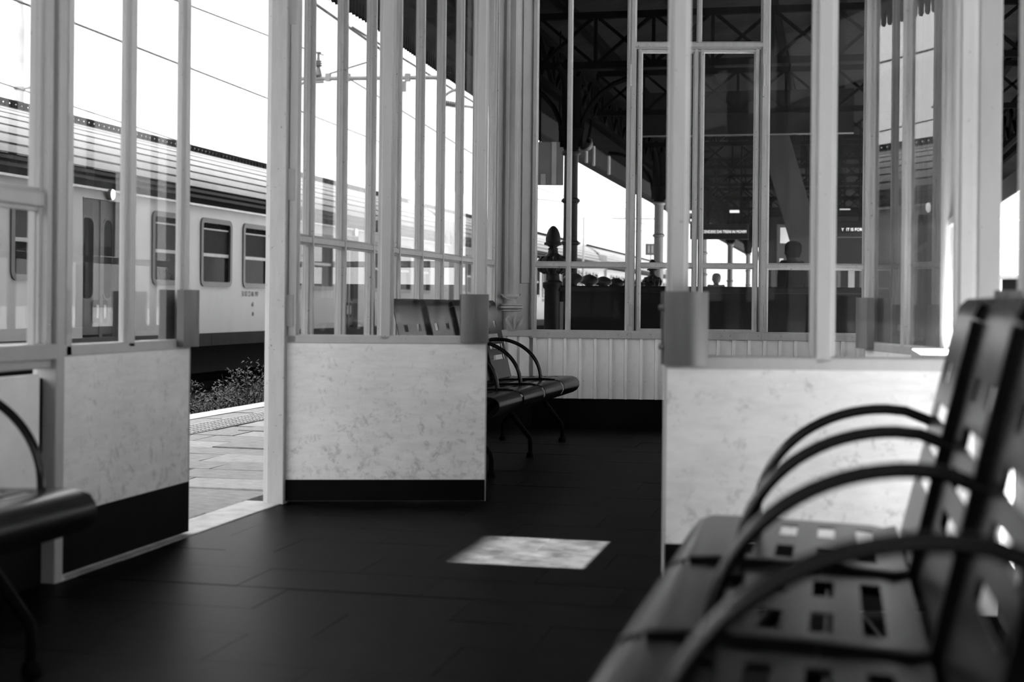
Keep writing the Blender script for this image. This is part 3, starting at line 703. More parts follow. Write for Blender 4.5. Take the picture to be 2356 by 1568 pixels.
        b = MB(); b.box((-.034, a+.08, WZ1-.17), (-.012, a+WW-.08, WZ1-.145)); b.build('sash_rail', M['alu'], wd)
    for a in doors:
        b = MB()
        b.box((-.12, a, .20), (-.10, a+DW, 2.37)); b.box((-.12, a, .2), (0, a+.012, 2.37)); b.box((-.12, a+DW-.012, .2), (0, a+DW, 2.37)); b.box((-.11, a+DW*.60, .2), (-.085, a+DW*.68, 2.37))
        d = b.build('door', M['cdoor'], e)
        for yc, w_ in ((a+.28, .36), (a+DW-.2, .26)):
            b = MB(); ring(b, yc, 1.5, w_+.04, 1.24, .15, .03, -.098, -.085); r_ = b.build('door_window', M['rubber'], d, smooth=40)
            b = MB(); b.prism(rounded(w_-.02, 1.18, .13), (-.098, yc, 1.5), (0, 1, 0), (0, 0, 1), (1, 0, 0), .006); b.build('pane', M['cglass'], r_)
        b = MB(); b.prism(rounded(.46, .34, .06), (-.099, a+DW*.62, .72), (0, 1, 0), (0, 0, 1), (1, 0, 0), .012); pl = b.build('handle_plate', M['skirt'], d)
        b = MB(); b.box((-.087, a+DW*.50, .62), (-.07, a+DW*.56, .82)); b.box((-.087, a+DW*.70, .62), (-.07, a+DW*.76, .82)); b.build('door_handle', M['alu'], pl, bevel=.01)
        b = MB(); b.T = Matrix.Translation((.0, a+.72, 2.46)) @ Matrix.Rotation(math.pi/2, 4, 'Y'); b.lathe([(.085, 0), (.085, .05), (.075, .06)], n=20); lp = b.build('lamp_housing', M['skirt'], e, smooth=40)
        b = MB(); b.T = Matrix.Translation((.055, a+.74, 2.46)) @ Matrix.Rotation(math.pi/2, 4, 'Y') @ Matrix.Diagonal((1.15, .85, 1, 1)); b.lathe([(.070, 0), (.062, .02), (.03, .03)], n=20); b.build('lamp_glass', M['lamp'], lp, smooth=60)
    b = MB(); b.box((.0, 10.9, .12), (.004, 10.94, .3)); b.build('skirt_mark', M['skirt'], e)
    text_mesh('coach_number', '50 83 22-86 197', .135, M['ink'], e, (.003, 12.15, .985), (math.pi/2, 0, math.pi/2), .001, .86)
    text_mesh('class_mark', 'nB', .12, M['ink'], e, (.003, 12.60, .80), (math.pi/2, 0, math.pi/2), .001, .8)
    b = MB(); b.T = Matrix.Translation((0, 12.68, .66)) @ Matrix.Rotation(math.pi/2, 4, 'Y'); b.lathe([(.04, 0), (.04, .004)], n=16); b.build('drain_plug', M['ink'], e)
    text_mesh('speed_mark', '160', .15, M['white_ink'], e, (.003, 9.05, .16), (math.pi/2, 0, math.pi/2), .001, .8)
    return e
co1 = coach(); tag(co1, 'nearest railway coach, seen through the left doorway')
co2 = copy_tree(co1); co2.location.y = 12.2+CL+.7; tag(co2, 'second railway coach, seen through the panes of the middle door leaf')
co3 = copy_tree(co1); co3.location.y = 12.2+2*(CL+.7); tag(co3, 'farthest railway coach, seen low through the far wall windows')
b = MB(); b.box((-16.3, -10, -.9), (-16.0, 110, .9)); tag(b.build('dark_backing_wall', M['under']), 'low dark wall added behind the train to blacken the gap beneath', 'wall', kind='structure')  # added as a dark backing for the gap under the coaches

# ------------------------------------------------------------------ station canopy
CXL, CXR, VZ, EZ, RXc, RZ_ = -4.60, 3.82, 3.50, 3.95, -.4, 4.85
can = empty('platform_canopy', (0, 0, 0), 0, 'dark iron canopy with a toothed valance over the platform', 'canopy')
CY0, CY1 = -12, 76
BK = [(CY0, -4.31), (12.7, -4.31), (17.3, -4.50), (22.2, -4.68), (30, -4.70), (CY1, -4.62)]   # the edge of the roof follows the slightly curved platform
def xleft(yv):
    for (ya, xa), (yb, xb) in zip(BK[:-1], BK[1:]):
        if yv <= yb: return xa+(xb-xa)*(yv-ya)/(yb-ya)
    return BK[-1][1]
for s, xe in ((0, CXL), (1, CXR)):
    b = MB()
    if s == 0:
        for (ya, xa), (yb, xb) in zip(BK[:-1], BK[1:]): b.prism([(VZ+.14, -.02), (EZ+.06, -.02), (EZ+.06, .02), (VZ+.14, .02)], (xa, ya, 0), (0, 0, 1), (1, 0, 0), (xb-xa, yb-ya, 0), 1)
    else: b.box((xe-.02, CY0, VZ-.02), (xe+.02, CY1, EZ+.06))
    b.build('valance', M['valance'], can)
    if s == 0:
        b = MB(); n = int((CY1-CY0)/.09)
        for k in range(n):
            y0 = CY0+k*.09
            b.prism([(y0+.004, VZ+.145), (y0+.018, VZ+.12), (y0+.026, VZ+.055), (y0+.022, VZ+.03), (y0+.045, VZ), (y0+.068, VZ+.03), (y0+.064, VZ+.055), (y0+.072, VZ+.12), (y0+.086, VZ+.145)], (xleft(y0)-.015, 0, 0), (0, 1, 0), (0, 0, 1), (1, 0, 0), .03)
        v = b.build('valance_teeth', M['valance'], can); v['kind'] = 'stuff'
    # corrugated sheeting, ridges running up the slope
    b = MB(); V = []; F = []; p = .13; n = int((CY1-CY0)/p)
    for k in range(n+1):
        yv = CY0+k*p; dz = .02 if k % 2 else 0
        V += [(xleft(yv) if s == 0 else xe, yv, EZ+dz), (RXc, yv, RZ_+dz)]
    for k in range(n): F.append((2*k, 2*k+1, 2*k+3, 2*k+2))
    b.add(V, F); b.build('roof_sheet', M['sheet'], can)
    b = MB(); b.prism([(xe, EZ+.05), (RXc, RZ_+.05), (RXc, RZ_+.1), (xe, EZ+.1)] if s == 1 else [(RXc, RZ_+.05), (xe, EZ+.05), (xe, EZ+.1), (RXc, RZ_+.1)], (0, CY0, 0), (1, 0, 0), (0, 0, 1), (0, 1, 0), CY1-CY0); b.build('roof_top', M['rooftop'], can)
    for fr_ in (.12, .38, .64, .9):
        x = xe+(RXc-xe)*fr_; z = EZ+(RZ_-EZ)*fr_; b = MB(); b.box((x-.04, CY0, z-.12), (x+.04, CY1, z-.01)); b.build('purlin', M['truss'], can)
def girder(p0, p1, h, n, name='girder', wch=.07, wd_=.035):
    p0, p1 = Vector(p0), Vector(p1); b = MB(); u = Vector((0, 0, h))
    b.beam(p0, p1, wch, .07); b.beam(p0+u, p1+u, wch, .07)
    for k in range(n):
        a, c = p0.lerp(p1, k/n), p0.lerp(p1, (k+1)/n)
        b.beam(a, c+u, .05, wd_); b.beam(a+u, c, .05, wd_); b.beam(a, a+u, .05, wd_)
    return b.build(name, M['truss'], can)
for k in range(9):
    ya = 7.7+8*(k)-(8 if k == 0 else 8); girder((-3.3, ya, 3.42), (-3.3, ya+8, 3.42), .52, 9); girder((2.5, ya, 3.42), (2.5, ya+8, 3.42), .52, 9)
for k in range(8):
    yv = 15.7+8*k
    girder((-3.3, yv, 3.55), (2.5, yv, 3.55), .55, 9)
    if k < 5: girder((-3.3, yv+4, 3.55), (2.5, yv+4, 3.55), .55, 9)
def roofz(x): xe = CXL if x < RXc else CXR; return EZ+(RZ_-EZ)*(x-xe)/(RXc-xe)
colx = -2.92
for k in range(6):
    yv = 15.7+8*k
    c = empty('canopy_column', (colx, yv, 0), 0, ('nearest iron canopy column, behind the first far wall mullion', 'second iron canopy column, behind the open leaf handle stile', 'third iron canopy column, left of the lit message board', 'fourth iron canopy column, below the lit message board', 'fifth iron canopy column, right end of the lit message board', 'farthest iron canopy column in the row')[k], 'column', 'iron columns carrying the canopy')
    b = MB(); b.lathe([(.14, 0), (.14, .25), (.10, .32), (.085, .5), (.078, 2.6)], n=16); b.build('shaft', M['iron'] if k == 0 else M['colpaint'], c, smooth=40)
    b = MB()
    for z in (1.55, 2.02, 2.55): b.lathe([(.08, 0), (.105, .02), (.105, .04), (.08, .06)], (0, 0, z), 16)
    b.build('collar', M['iron'] if k == 0 else M['colpaint'], c, smooth=40)
    b = MB(); b.lathe([(.08, 2.6), (.10, 2.7), (.15, 2.85), (.11, 2.9), (.11, 3.42)], n=12)
    b.build('capital', M['truss'], c, smooth=40)
    for s in (-1, 1):
        for ax in (0, 1):
            d = Vector((s, 0, 0)) if ax == 0 else Vector((0, s, 0)); b = MB(); pts = [d*.1+Vector((0, 0, 2.65))]
            for i in range(7):
                t = math.radians(90*i/6); pts.append(d*(.1+.75*(1-math.cos(t)))+Vector((0, 0, 2.75+.68*math.sin(t))))
            b.tube(pts, .03, 6); b.build('bracket', M['truss'], c, smooth=60)

# ------------------------------------------------------------------ stairwell rail with newels behind the far wall
RX = -2.36
sr = empty('stair_railing', (RX, 11.8, 0), 0, 'black iron stair parapet with knobs behind the far wall', 'railing')
b = MB(); b.box((-.03, 0, 0), (.0, 8.6, .98)); b.build('side_panel', M['irondark'], sr)
b = MB(); b.box((.165, -.02, 0), (2.85, .02, 1.0)); b.box((.06, -.02, .58), (.165, .02, .64)); b.box((.06, -.02, .92), (.165, .02, 1.0)); b.box((.115, -.015, 0), (.128, .015, 1)); b.build('front_panel', M['irondark'], sr)
b = MB(); b.box((.08, -.045, 1.0), (2.85, .045, 1.055)); b.build('handrail', M['iron'], sr, bevel=.01)
b = MB(); b.box((-.05, .0, .98), (.03, 8.6, 1.03)); b.build('handrail', M['iron'], sr, bevel=.01)
b = MB(); b.box((2.8, 0, 0), (2.85, 8.6, .98)); b.build('side_panel', M['irondark'], sr)
for k in range(7):
    b = MB(); b.lathe([(.03, 0), (.035, .03), (.028, .05), (.05, .07), (.085, .085), (.092, .10), (.088, .12), (.065, .145), (.03, .16), (.01, .165)], n=16); b.build('knob', M['iron'], sr, smooth=45, loc=(-.01, 1.1+.86*k, 1.025))
def newel(loc, label):
    e = empty('newel_post', loc, 0, label, 'newel post', 'finial topped newel posts')
    b = MB(); b.lathe([(.10, 0), (.10, .12), (.075, .16), (.07, 1.02), (.085, 1.04), (.085, 1.08), (.06, 1.10)], n=14); b.build('shaft', M['iron'], e, smooth=40)
    b = MB(); b.lathe([(.06, 1.10), (.055, 1.16), (.11, 1.175), (.115, 1.20), (.085, 1.22), (.12, 1.245), (.12, 1.27), (.075, 1.30), (.045, 1.325), (.04, 1.35)], n=20)
    b.build('ornament_ring', M['iron'], e, smooth=30)
    for k in range(10):
        a = 6.28318*k/10; b = MB(); c_, s_ = math.cos(a), math.sin(a)
        b.tube([(c_*.07, s_*.07, 1.16), (c_*.115, s_*.115, 1.19), (c_*.125, s_*.125, 1.235), (c_*.10, s_*.10, 1.285), (c_*.07, s_*.07, 1.295)], [.014, .02, .022, .018, .008], 6); b.build('leaf_ornament', M['iron'], e, smooth=50)
    b = MB(); b.lathe([(.04, 1.35), (.042, 1.365), (.03, 1.375), (.052, 1.39), (.076, 1.395), (.076, 1.412), (.062, 1.42), (.063, 1.45), (.055, 1.49), (.040, 1.525), (.02, 1.548), (.005, 1.555)], n=20); b.build('acorn_finial', M['iron'], e, smooth=35)
newel((RX+.02, 11.8, 0), 'large black acorn newel post behind the left far wall pane')
newel((-2.60, 20.4, 0), 'smaller looking newel post at the far end of the parapet')

# ------------------------------------------------------------------ under the canopy, far away
def display(loc, wd_, label, words_, tx):
    e = empty('display_board', loc, 0, label, 'display board', 'hanging lit message boards')
    b = MB(); b.box((0, -.06, -.16), (wd_, .06, .16)); b.build('housing', M['screen'], e, bevel=.01)
    for x in (.15, wd_-.15):
        b = MB(); b.tube([(x, 0, .16), (x, 0, roofz(loc[0]+x)-loc[2])], .015, 8); b.build('hanger', M['truss'], e)
    o = text_mesh('lettering', words_, .085, M['led'], e, (tx, -.066, -.03), (math.pi/2, 0, 0), .002, 1.0); return e, o
pA = PY(1588, 533, 30.0); wA = PY(1722, 533, 30.0).x-pA.x
eA, tA = display((pA.x, 30.0, pA.z), wA, 'black message board reading E SCENDERE DAI TRENI IN MOVIM', 'E SCENDERE DAI TRENI IN MOVIM', .18)
tA.scale = ((PY(1719, 533, 30).x-PY(1610, 533, 30).x)/tA.dimensions.x, 1, 1)
pB = PY(1868, 528, 30.0); wB = PY(1995, 528, 30.0).x-pB.x
eB, tB = display((pB.x, 30.0, pB.z), wB, 'black message board reading IT IS FORB', 'Y  IT IS FORB', .62)
tB.location.x = PY(1936, 528, 30).x-pB.x; tB.scale = ((PY(1989, 528, 30).x-PY(1936, 528, 30).x)/tB.dimensions.x, 1, 1)
tl = [(1600, 487, 34, .36), (1598, 506, 40, .30), (1602, 527, 46, .40), (1690, 486, 34, .26), (1872, 484, 36, .3), (1944, 483, 36, .3), (1942, 500, 42, .25), (1803, 508, 40, .2)]
tn = ['upper tube light left of the casement meeting stile', 'middle tube light left of the casement meeting stile', 'lowest tube light left of the casement meeting stile', 'single tube light above the lit Italian message', 'tube light above the start of the right message board', 'upper tube light above the right message board end', 'lower tube light above the right message board end', 'faint tube light above the grey poster case']
for (px, py, d, l), nm in zip(tl, tn):
    p = PD(px, py, d); e = empty('tube_light', p, 0, nm, 'light', 'tube lights under the far canopy')
    b = MB(); b.box((-l/2, -.05, .03), (l/2, .05, .09)); b.tube([(0, 0, .09), (0, 0, roofz(p.x)-p.z)], .012, 6); b.build('fitting', M['truss'], e)
    b = MB(); b.tube([(-l/2+.02, 0, .0), (l/2-.02, 0, .0)], .032, 8); b.build('tube', M['led'], e, smooth=60)
# pale raking struts
def strut(p0, p1, wd_, th, label):
    b = MB(); b.beam(p0, p1, wd_, th, (0, 1, 0)); o = b.build('raking_strut', M['strut'], None, bevel=.01)
    return tag(o, label, 'strut', 'pale raking struts under the canopy')
def beam_px(pa, pb, dd, wpx, th, label):
    a, c = PD(*pa, dd), PD(*pb, dd); return strut(a, c, wpx/F_PX*dd, th, label)
beam_px((1690, -120), (1745, 165), 24.0, 100, .2, 'wide pale slanting strut at the top of the casements')
beam_px((1764, 255), (1942, 860), 22.0, 66, .2, 'long pale slanting strut behind the standing person')
p = PD(1460, 205, 21.0); q = PD(1900, 208, 21.0)
b = MB(); b.box((p.x, p.y-.1, 3.36), (q.x+.4, p.y+.1, 3.36+.62)); tag(b.build('cross_beam', M['valance']), 'deep black cross beam under the canopy', 'beam')
# poster case, kiosk
p = PD(1787, 560, 25.5); e = empty('poster_case', (p.x, p.y, 0), .12, 'grey standing poster case behind the person with dark jacket', 'poster case')
b = MB(); b.box((0, 0, .2), (.44, .08, 2.36)); b.build('case', M['poster'], e, bevel=.01)
b = MB(); b.box((.06, -.006, 2.02), (.30, 0, 2.30)); b.build('sheet', M['paper'], e)
b = MB(); b.box((.05, -.006, 1.45), (.12, 0, 1.75)); b.build('notice', M['paper'], e)
b = MB(); b.box((.05, .02, 0), (.1, .06, .2)); b.box((.34, .02, 0), (.39, .06, .2)); b.build('leg', M['iron'], e)
k0 = PY(1752, 600, 33.5).x
e = empty('kiosk', (k0, 33.5, 0), 0, 'dark kiosk under the canopy with pale curtained strips', 'kiosk')
b = MB(); b.box((0, 0, 0), (4.6, 3, 2.95)); b.build('cabin', M['kiosk'], e)
b = MB(); b.box((-.1, -.15, 2.95), (4.7, 3.1, 3.1)); b.build('roof', M['truss'], e, bevel=.02)
for i, (x, wd_) in enumerate(((.06, .10), (.22, .16), (.42, .10), (.62, .14), (.86, .10), (1.7, .08), (1.95, .14), (2.2, .08))):
    b = MB(); b.box((x, -.02, .9), (x+wd_, 0, 1.75)); b.build('curtain_strip', M['sign'] if i % 2 == 0 else M['poster'], e)
# flood lamp on the girder
p = PX(1352, 335, -3.3); e = empty('flood_lamp', p, 0, 'round flood lamp under the canopy edge girder', 'lamp')
b = MB(); b.T = Matrix.Diagonal((.55, .55, .55, 1)) @ Matrix.Rotation(math.radians(55), 4, 'X') @ Matrix.Rotation(math.radians(-30), 4, 'Y'); b.lathe([(.05, -.1), (.12, -.06), (.19, .06), (.19, .09), (.17, .09), (.10, -.03), (.03, -.05)], n=20); b.build('shade', M['poster'], e, smooth=40)
b = MB(); b.tube([(0, 0, .05), (.03, .1, .3), (.03, .1, 3.44-p.z)], .02, 8); b.build('bracket', M['truss'], e)
# hanging grey sign, small sign, hanging straps of the valance
p = PD(1233, 327, 17.2); q = PD(1296, 426, 17.2)
e = empty('hanging_sign', (p.x, p.y, 0), TH, 'grey striped hanging sign in the left far wall pane', 'sign'); wd_ = (Vector((q.x, q.y))-Vector((p.x, p.y))).length
b = MB(); b.box((0, -.04, q.z), (wd_, .04, p.z)); b.build('panel', M['sign'], e, bevel=.005)
b = MB(); b.box((wd_*.57, -.05, q.z), (wd_*.74, -.04, p.z)); b.build('stripe', M['sign_l'], e)
b = MB(); b.box((wd_*.18, -.05, q.z), (wd_*.36, -.04, q.z+.13)); b.build('stripe', M['sign_l'], e)
b = MB(); b.tube([(.05, 0, p.z), (.05, 0, roofz(p.x)-.02)], .012, 6); b.tube([(wd_-.05, 0, p.z), (wd_-.05, 0, roofz(p.x))], .012, 6); b.build('hanger', M['truss'], e)
p = PD(1485, 560, 30); q = PD(1510, 587, 30)
e = empty('platform_sign', (p.x, p.y, 0), TH, 'small square dark sign left of the second canopy column', 'sign'); wd_ = (Vector((q.x, q.y))-Vector((p.x, p.y))).length
b = MB(); b.box((0, -.03, q.z), (wd_, .03, p.z)); b.build('panel', M['sign'], e)
b = MB()
for x in (.3, .62): b.box((wd_*x-.015, -.036, q.z+.05), (wd_*x+.015, -.03, p.z-.04))
b.build('mark', M['paper'], e)
b = MB(); b.tube([(wd_*.5, 0, 0), (wd_*.5, 0, q.z)], .02, 6); b.build('pole', M['mast'], e)
for i, (px, py0, py1, wpx) in enumerate(((1327, 345, 400, 6), (1349, 352, 388, 8), (1366, 362, 395, 7), (1401, 382, 415, 9))):
    a = PX(px, py0-14, -4.665); c = PX(px, py1-14, -4.665); wd_ = wpx/F_PX*a.y
    b = MB(); b.box((-.03, -wd_, c.z), (.02, wd_, a.z+.1)); tag(b.build('valance_strap', M['sign_l'], None, loc=(a.x, a.y, 0)), ('first', 'second', 'third', 'fourth')[i]+' pale strap hanging on the dark valance, counted from the left', 'strap', 'pale straps on the valance')
# persons
def person(loc, rz, label, h, cloth, hairm, jacket):
    e = empty('person', loc, rz, label, 'person'); k = h/1.76
    J = {'pel': (0, 0, .95), 'bel': (0, .0, 1.08), 'che': (0, 0, 1.28), 'nb': (0, -.01, 1.48), 'ne': (0, .01, 1.53), 'hd': (0, .03, 1.63), 'top': (0, .015, 1.74)}
    R_ = {'pel': .15, 'bel': .14, 'che': .165, 'nb': .095, 'ne': .066, 'hd': .085, 'top': .06}
    E = [('pel', 'bel'), ('bel', 'che'), ('che', 'nb'), ('nb', 'ne'), ('ne', 'hd'), ('hd', 'top')]
    for s, t in ((-1, 'l'), (1, 'r')):
        J.update({t+'sh': (s*.175, 0, 1.445), t+'el': (s*.23, -.02, 1.13), t+'wr': (s*.23, .08, .89), t+'pa': (s*.23, .10, .82), t+'hp': (s*.09, 0, .90), t+'kn': (s*.10, .02, .50), t+'an': (s*.10, -.02, .09), t+'to': (s*.11, .16, .04)})
        R_.update({t+'sh': .072, t+'el': .048, t+'wr': .032, t+'pa': .036, t+'hp': .10, t+'kn': .06, t+'an': .042, t+'to': .035})
        E += [('che', t+'sh'), (t+'sh', t+'el'), (t+'el', t+'wr'), (t+'wr', t+'pa'), ('pel', t+'hp'), (t+'hp', t+'kn'), (t+'kn', t+'an'), (t+'an', t+'to')]
        for i in range(5):
            th_ = i == 4; x0 = s*(.23)+(-.024+.016*i if not th_ else -s*.03)*1
            J[t+'f%d' % i] = (x0, .112 if not th_ else .13, .76 if not th_ else .81); J[t+'g%d' % i] = (x0, .125, .715+.008*abs(i-1.5) if not th_ else .775)
            R_[t+'f%d' % i] = .009; R_[t+'g%d' % i] = .007; E += [(t+'pa', t+'f%d' % i), (t+'f%d' % i, t+'g%d' % i)]
    def grow(name, keys, m_, inflate=0, sub=1):
        ks = [q for q in J if q in keys]; idx = {q: i for i, q in enumerate(ks)}
        me = bpy.data.meshes.new(name); me.from_pydata([tuple(c_*k for c_ in J[q]) for q in ks], [(idx[a], idx[c]) for a, c in E if a in idx and c in idx], [])
        o = bpy.data.objects.new(name, me); COL.objects.link(o); o.parent = e; me.materials.append(m_)
        o.modifiers.new('skin', 'SKIN'); lay = me.skin_vertices[0].data
        for q in ks: rr = (R_[q]+inflate)*k; lay[idx[q]].radius = (rr, rr*(.8 if q in ('che', 'bel', 'pel') else 1)); 
        lay[0].use_root = True; sb = o.modifiers.new('sub', 'SUBSURF'); sb.levels = 2; sb.render_levels = 2; o.modifiers['skin'].use_smooth_shade = True
        return o
    body = grow('body', set(J), M['skin'])
    grow('jacket', {'pel', 'bel', 'che', 'nb', 'lsh', 'lel', 'lwr', 'rsh', 'rel', 'rwr'}, M[jacket], .018)
    grow('trousers', {'pel', 'lhp', 'lkn', 'lan', 'rhp', 'rkn', 'ran'}, M[cloth], .014)
    b = MB(); b.lathe([(.085, -.10), (.102, -.05), (.112, .0), (.112, .05), (.10, .09), (.07, .12), (.02, .132)], (0, -.012, 0), 18); o = b.build('hair', M[hairm], e, smooth=60, loc=(0, -.005*k, 1.655*k)); o.scale = (k*.96, k*1.12, k)
    b = MB(); b.tube([(0, .105, 1.645), (0, .128, 1.615), (0, .108, 1.60)], [.012, .016, .012], 8); b.box((-.03, .104, 1.565), (.03, .112, 1.572))
    for s in (-1, 1): b.tube([(s*.094, .01, 1.60), (s*.102, .0, 1.63), (s*.094, .012, 1.655)], [.008, .014, .008], 8); b.lathe([(.004, 0), (.011, .004), (.004, .012)], (s*.033, .106, 1.63), 8)
    b.T = Matrix.Identity(4); o = b.build('face', M['skin'], e, smooth=60); o.scale = (k, k, k)
    for s in (-1, 1):
        b = MB(); b.prism([(-.05, -.11), (.05, -.11), (.055, .08), (.035, .19), (-.035, .19), (-.055, .08)], (s*.105, 0, 0), (1, 0, 0), (0, 1, 0), (0, 0, 1), .07); o = b.build('shoe', M['cloth'], e, bevel=.015); o.scale = (k, k, k)
    return e
p = PD(1822, 640, 20.3); person((p.x, p.y, 0), math.radians(50), 'person in a dark jacket standing before the grey poster case', 1.80, 'cloth', 'hair', 'cloth')
p = PD(1648, 640, 31.0); person((p.x, p.y, 0), math.radians(20), 'short haired person whose head shows above the parapet', 1.58, 'cloth', 'greyhair', 'cloth2')

# ------------------------------------------------------------------ overhead line
def wire(pa, pb, X, r, label, ext=1.0):
    a, c = PX(*pa, X), PX(*pb, X); d = (c-a); b = MB(); pts = [a-d*ext, a, c, c+d*ext*.6]; b.tube(pts, r*1.45, 6); tag(b.build('overhead_wire', M['wire']), label, 'wire')
wire((40, 2), (605, 222), -12.0, .014, 'long wire crossing from the upper left to the left door post', .5)
wire((435, 12), (612, 80), -12.0, .014, 'high wire crossing the top of the open doorway', .9)
wire((0, 190), (435, 332), -14.0, .010, 'low thin wire just above the train roof', .4)
wire((718, 4), (845, 92), -9.5, .020, 'thick wire beside the toothed valance', .6)
wire((668, 100), (725, 120), -12.0, .012, 'wire running to the tall insulator', .6)
wire((920, 130), (1085, 232), -9.2, .016, 'wire under the valance through the left windows', .5)
wire((668, 246), (845, 315), -13.0, .010, 'thin contact wire above the coach roof', .6)
wire((920, 252), (1085, 352), -12.0, .012, 'thin wire low in the left windows', .6)
wire((1236, 432), (1300, 452), -9.0, .014, 'wire in the left far wall pane', .9)
wire((1330, 468), (1440, 480), -8.6, .016, 'nearly level wire in the second far wall pane', .6)
arm_d = 30.0
e = empty('cantilever_arm', (0, 0, 0), 0, 'horizontal overhead line arm with insulator above the train', 'overhead line arm')
a, c = PD(684, 181, arm_d), PD(1105, 177, arm_d)
b = MB(); b.tube([a, c], .045, 10); b.build('arm_tube', M['mast'], e, smooth=60)
b = MB(); b.tube([PD(635, 218, arm_d), PD(668, 202, arm_d), PD(700, 190, arm_d), PD(745, 188, arm_d)], .03, 8); b.build('steady_arm', M['mast'], e, smooth=60)
t_, b_ = PD(732, 120, arm_d), PD(732, 178, arm_d); hh = t_.z-b_.z
ins = MB(); ins.lathe([(.06, 0), (.085, hh*.08), (.05, hh*.35), (.035, hh*.42)]+[(r_, hh*(.42+.045*i)) for i, r_ in enumerate((.05, .095, .05, .095, .05, .085, .04))]+[(.03, hh*.8), (.03, hh*.95), (.06, hh*.96), (.06, hh)], (b_.x, b_.y, b_.z), 12); ins.build('insulator', M['porc'], e, smooth=30)
for px in (755, 800, 938):
    q = PD(px, 178, arm_d); b = MB(); b.cbox(q, (.10, .10, .16)); b.build('clamp', M['mast'], e)
b = MB(); b.tube([PD(757, 170, arm_d), PD(845, 143, arm_d)], .018, 6); b.build('stay', M['wire'], e)
q = PD(927, 200, arm_d); b = MB(); b.T = Matrix.Translation(q) @ Matrix.Rotation(TH, 4, 'Z'); b.box((-.07, -.02, -.10), (.07, .02, .12)); b.build('plate', M['mast'], e)
q = PD(1105, 178, arm_d); b = MB(); b.box((-.1, -.1, -.74), (.1, .1, q.z+.8)); b.build('mast', M['mast'], e, loc=(q.x, q.y, 0))
pts = []
for i in range(9):
    t = math.pi*.5*i/8; pts.append(PD(1018+55*math.sin(t)*1.2, 236-32*(1-math.cos(t))-0, 34) if False else PD(1018+66*(1-math.cos(t)), 233-32*math.sin(t), 34))
e = empty('registration_arm', (0, 0, 0), 0, 'curved steady arm below the valance teeth', 'overhead line arm')
b = MB(); b.tube(pts, .035, 8); b.build('curved_tube', M['mast'], e, smooth=60)
q = PD(1102, 247, 34); b = MB(); b.box((q.x-.09, q.y-.09, -.74), (q.x+.09, q.y+.09, q.z+1.2)); b.build('mast', M['mast'], e)
b = MB(); b.tube([PD(1018, 236, 34), PD(1102, 249, 34)], .03, 8); b.build('straight_tube', M['mast'], e, smooth=60)
b = MB()
for i in range(6): q = PD(1022+5*i, 237+.8*i, 34); b.tube([q-Vector((.012, 0, 0)), q+Vector((.012, 0, 0))], .075, 10)
b.build('insulator', M['porc'], e)
def mast(px, ytop, d, wpx, label, step=None, m_='pale_mast'):
    q = PD(px, ytop, d); r_ = wpx/F_PX*d/2; e = empty('overhead_mast', (q.x, q.y, -.75), 0, label, 'mast'); H_ = q.z+.75
    b = MB(); zs = H_ if step is None else PD(px, step, d).z+.75
    b.lathe([(r_*1.1, 0), (r_, zs)]+([(r_*.72, zs+.15), (r_*.66, H_)] if step is not None else []), n=16); b.build('pole', M[m_], e, smooth=40); return e, q
e, q = mast(49, -200, 29.5, 20.5, 'pale tapered mast behind the coach at the far left', 45)
zc = PD(49, 206, 29.5).z+.75
b = MB(); b.lathe([(.12, 0), (.12, .05)], (0, 0, zc), 14); b.tube([(.1, 0, zc+.02), (.24, .1, zc+.06)], .03, 6); b.build('clamp', M['mast'], e)
mast(1343, 498, 60, 5, 'thin distant mast in the second far wall pane', m_='mast')
mast(1064, 366, 55, 7, 'thin distant mast beside the middle leaf handle', m_='mast')
# far gantry seen in the second far pane
e = empty('distant_gantry', (0, 0, 0), 0, 'small distant gantry arm in the second far wall pane', 'overhead line arm')
b = MB(); b.tube([PD(1408, 502, 60), PD(1512, 503, 60)], .05, 6); b.tube([PD(1440, 478, 60), PD(1440, 503, 60)], .05, 6)
b.tube([PD(1468, 510, 60), PD(1484, 516, 60), PD(1489, 524, 60), PD(1478, 530, 60), PD(1440, 535, 60)], .035, 6); b.build('arm', M['mast'], e)
q = PD(1516, 520, 60); b = MB(); b.box((q.x-.08, q.y-.08, -.75), (q.x+.08, q.y+.08, q.z+.4)); b.build('mast', M['mast'], e)
# right side glimpses
e, q = mast(2226, 574, 46, 9, 'grey signal mast with square plates between right hand posts', m_='mast')
for i, (py, mm) in enumerate(((636, 'screen'), (652, 'screen'), (668, 'sign'))):
    z = PD(2226, py, 46).z+.75; b = MB(); b.box((-.12, -.14, z-.1), (.12, -.1, z+.1)); pl = b.build('plate', M['paper'], e); b = MB(); b.box((-.075, -.15, z-.065), (.075, -.14, z+.065)); b.build('mark', M[mm], pl)
b = MB(); b.tube([(-.5, 0, 6.75-4), (.3, 0, 6.75-4)], .02, 6); b.build('cross_arm', M['mast'], e)
p = PD(2298, 700, 52); e = empty('platform_shelter', (p.x, p.y, -.02), 0, 'small dark shelter seen through the narrow right hand gap', 'shelter')
b = MB(); b.box((-.2, 0, 2.0), (1.2, 2.0, 2.15)); b.build('roof', M['sign'], e, bevel=.02); b = MB(); b.box((.28, 1.6, 0), (1.1, 1.7, 2.0)); b.build('back_panel', M['screen'], e)
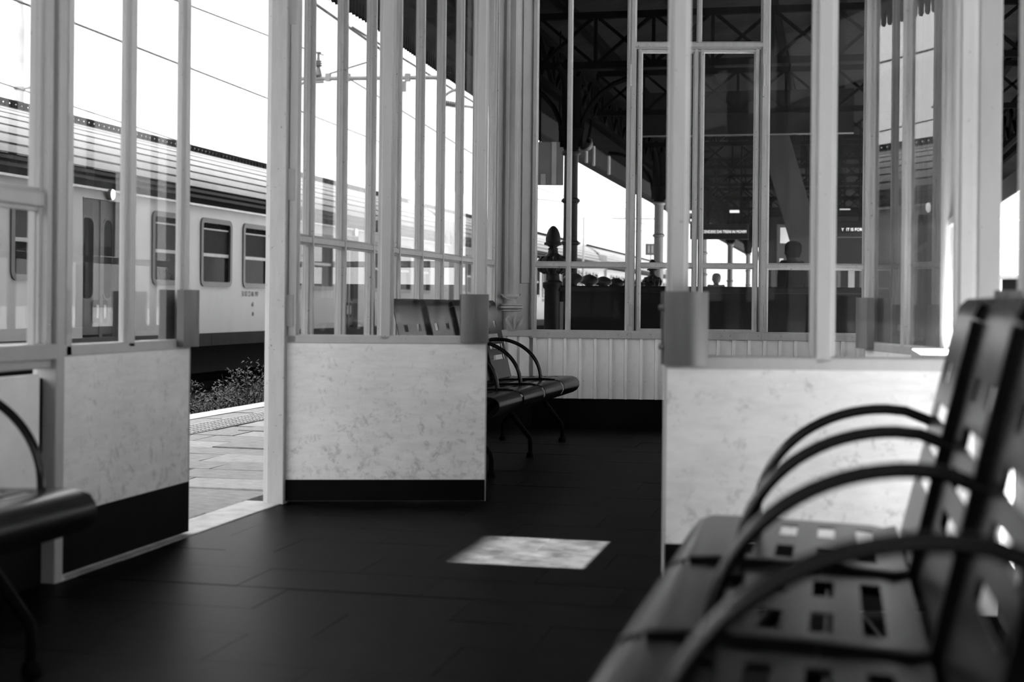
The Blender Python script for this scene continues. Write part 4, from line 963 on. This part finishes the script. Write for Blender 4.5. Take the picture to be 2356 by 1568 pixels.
b = MB(); b.tube([(0, .2, 0), (0, .2, 2.0)], .03, 8); b.tube([(1.0, .2, 0), (1.0, .2, 2.0)], .03, 8); b.build('post', M['mast'], e)
for i, (pa, pb) in enumerate((((2225, 470), (2330, 445)), ((2225, 498), (2330, 506)), ((2225, 585), (2330, 575)))):
    a, c = PD(*pa, 60), PD(*pb, 60); d = c-a; b = MB(); b.tube([a-d*.5, c+d*.5], .03, 6); tag(b.build('overhead_wire', M['wire']), ('upper', 'middle', 'lower')[i]+' distant wire in the right hand gaps', 'wire')

# ------------------------------------------------------------------ outside on the right: added boards block the sun, an added storey shades the train
for i, (ya, yb, z0) in enumerate(((-.6, 3.30, 1.28), (3.30, 4.812, .62), (5.405, 6.54, .62), (6.54, 11.6, 1.28))):  # unseen boards, added so the sun enters through one pane only
    e = empty('sun_blocking_board', (1.40, (ya+yb)/2, 0), 0, ('shallow added sun-blocking board outside beside the near bench', 'deep added sun-blocking board outside the near right doorway', 'deep added sun-blocking board outside the far right doorway', 'long shallow added sun-blocking board outside toward the far corner')[i], 'sun-blocking board', 'added sun-blocking boards on the right platform')
    L = yb-ya; b = MB(); b.box((-.05, -L/2, z0), (.05, L/2, 2.02)); b.build('case', M['poster'], e, bevel=.006)
    b = MB(); b.box((-.056, -L/2+.08, z0+.08), (-.05, L/2-.08, 1.94)); b.build('sheet', M['paper'], e)
    for s in (-1, 1): b = MB(); b.box((-.03, s*L*.4-.03, -.02), (.03, s*L*.4+.03, z0)); b.build('leg', M['iron'], e)
e = empty('shade_storey', (0, 0, 0), 0, 'unseen storey added over the platform canopy to shade the train', 'building')  # added out of view to keep the sun off train and wires
b = MB(); b.box((1.6, -15, 4.9), (3.3, 100, 21.0)); b.build('wall', M['render'], e)
b = MB(); b.prism([(1.2, 21.0), (3.7, 21.0), (2.45, 23.0)], (0, -15.3, 0), (1, 0, 0), (0, 0, 1), (0, 1, 0), 115.6); b.build('roof', M['rooftop'], e)
for k in range(28):
    for z in (6.2, 10.2, 14.2):
        b = MB(); b.box((1.57, -12+4*k, z), (1.6, -10.6+4*k, z+2.2)); b.build('window', M['cglass'], e)
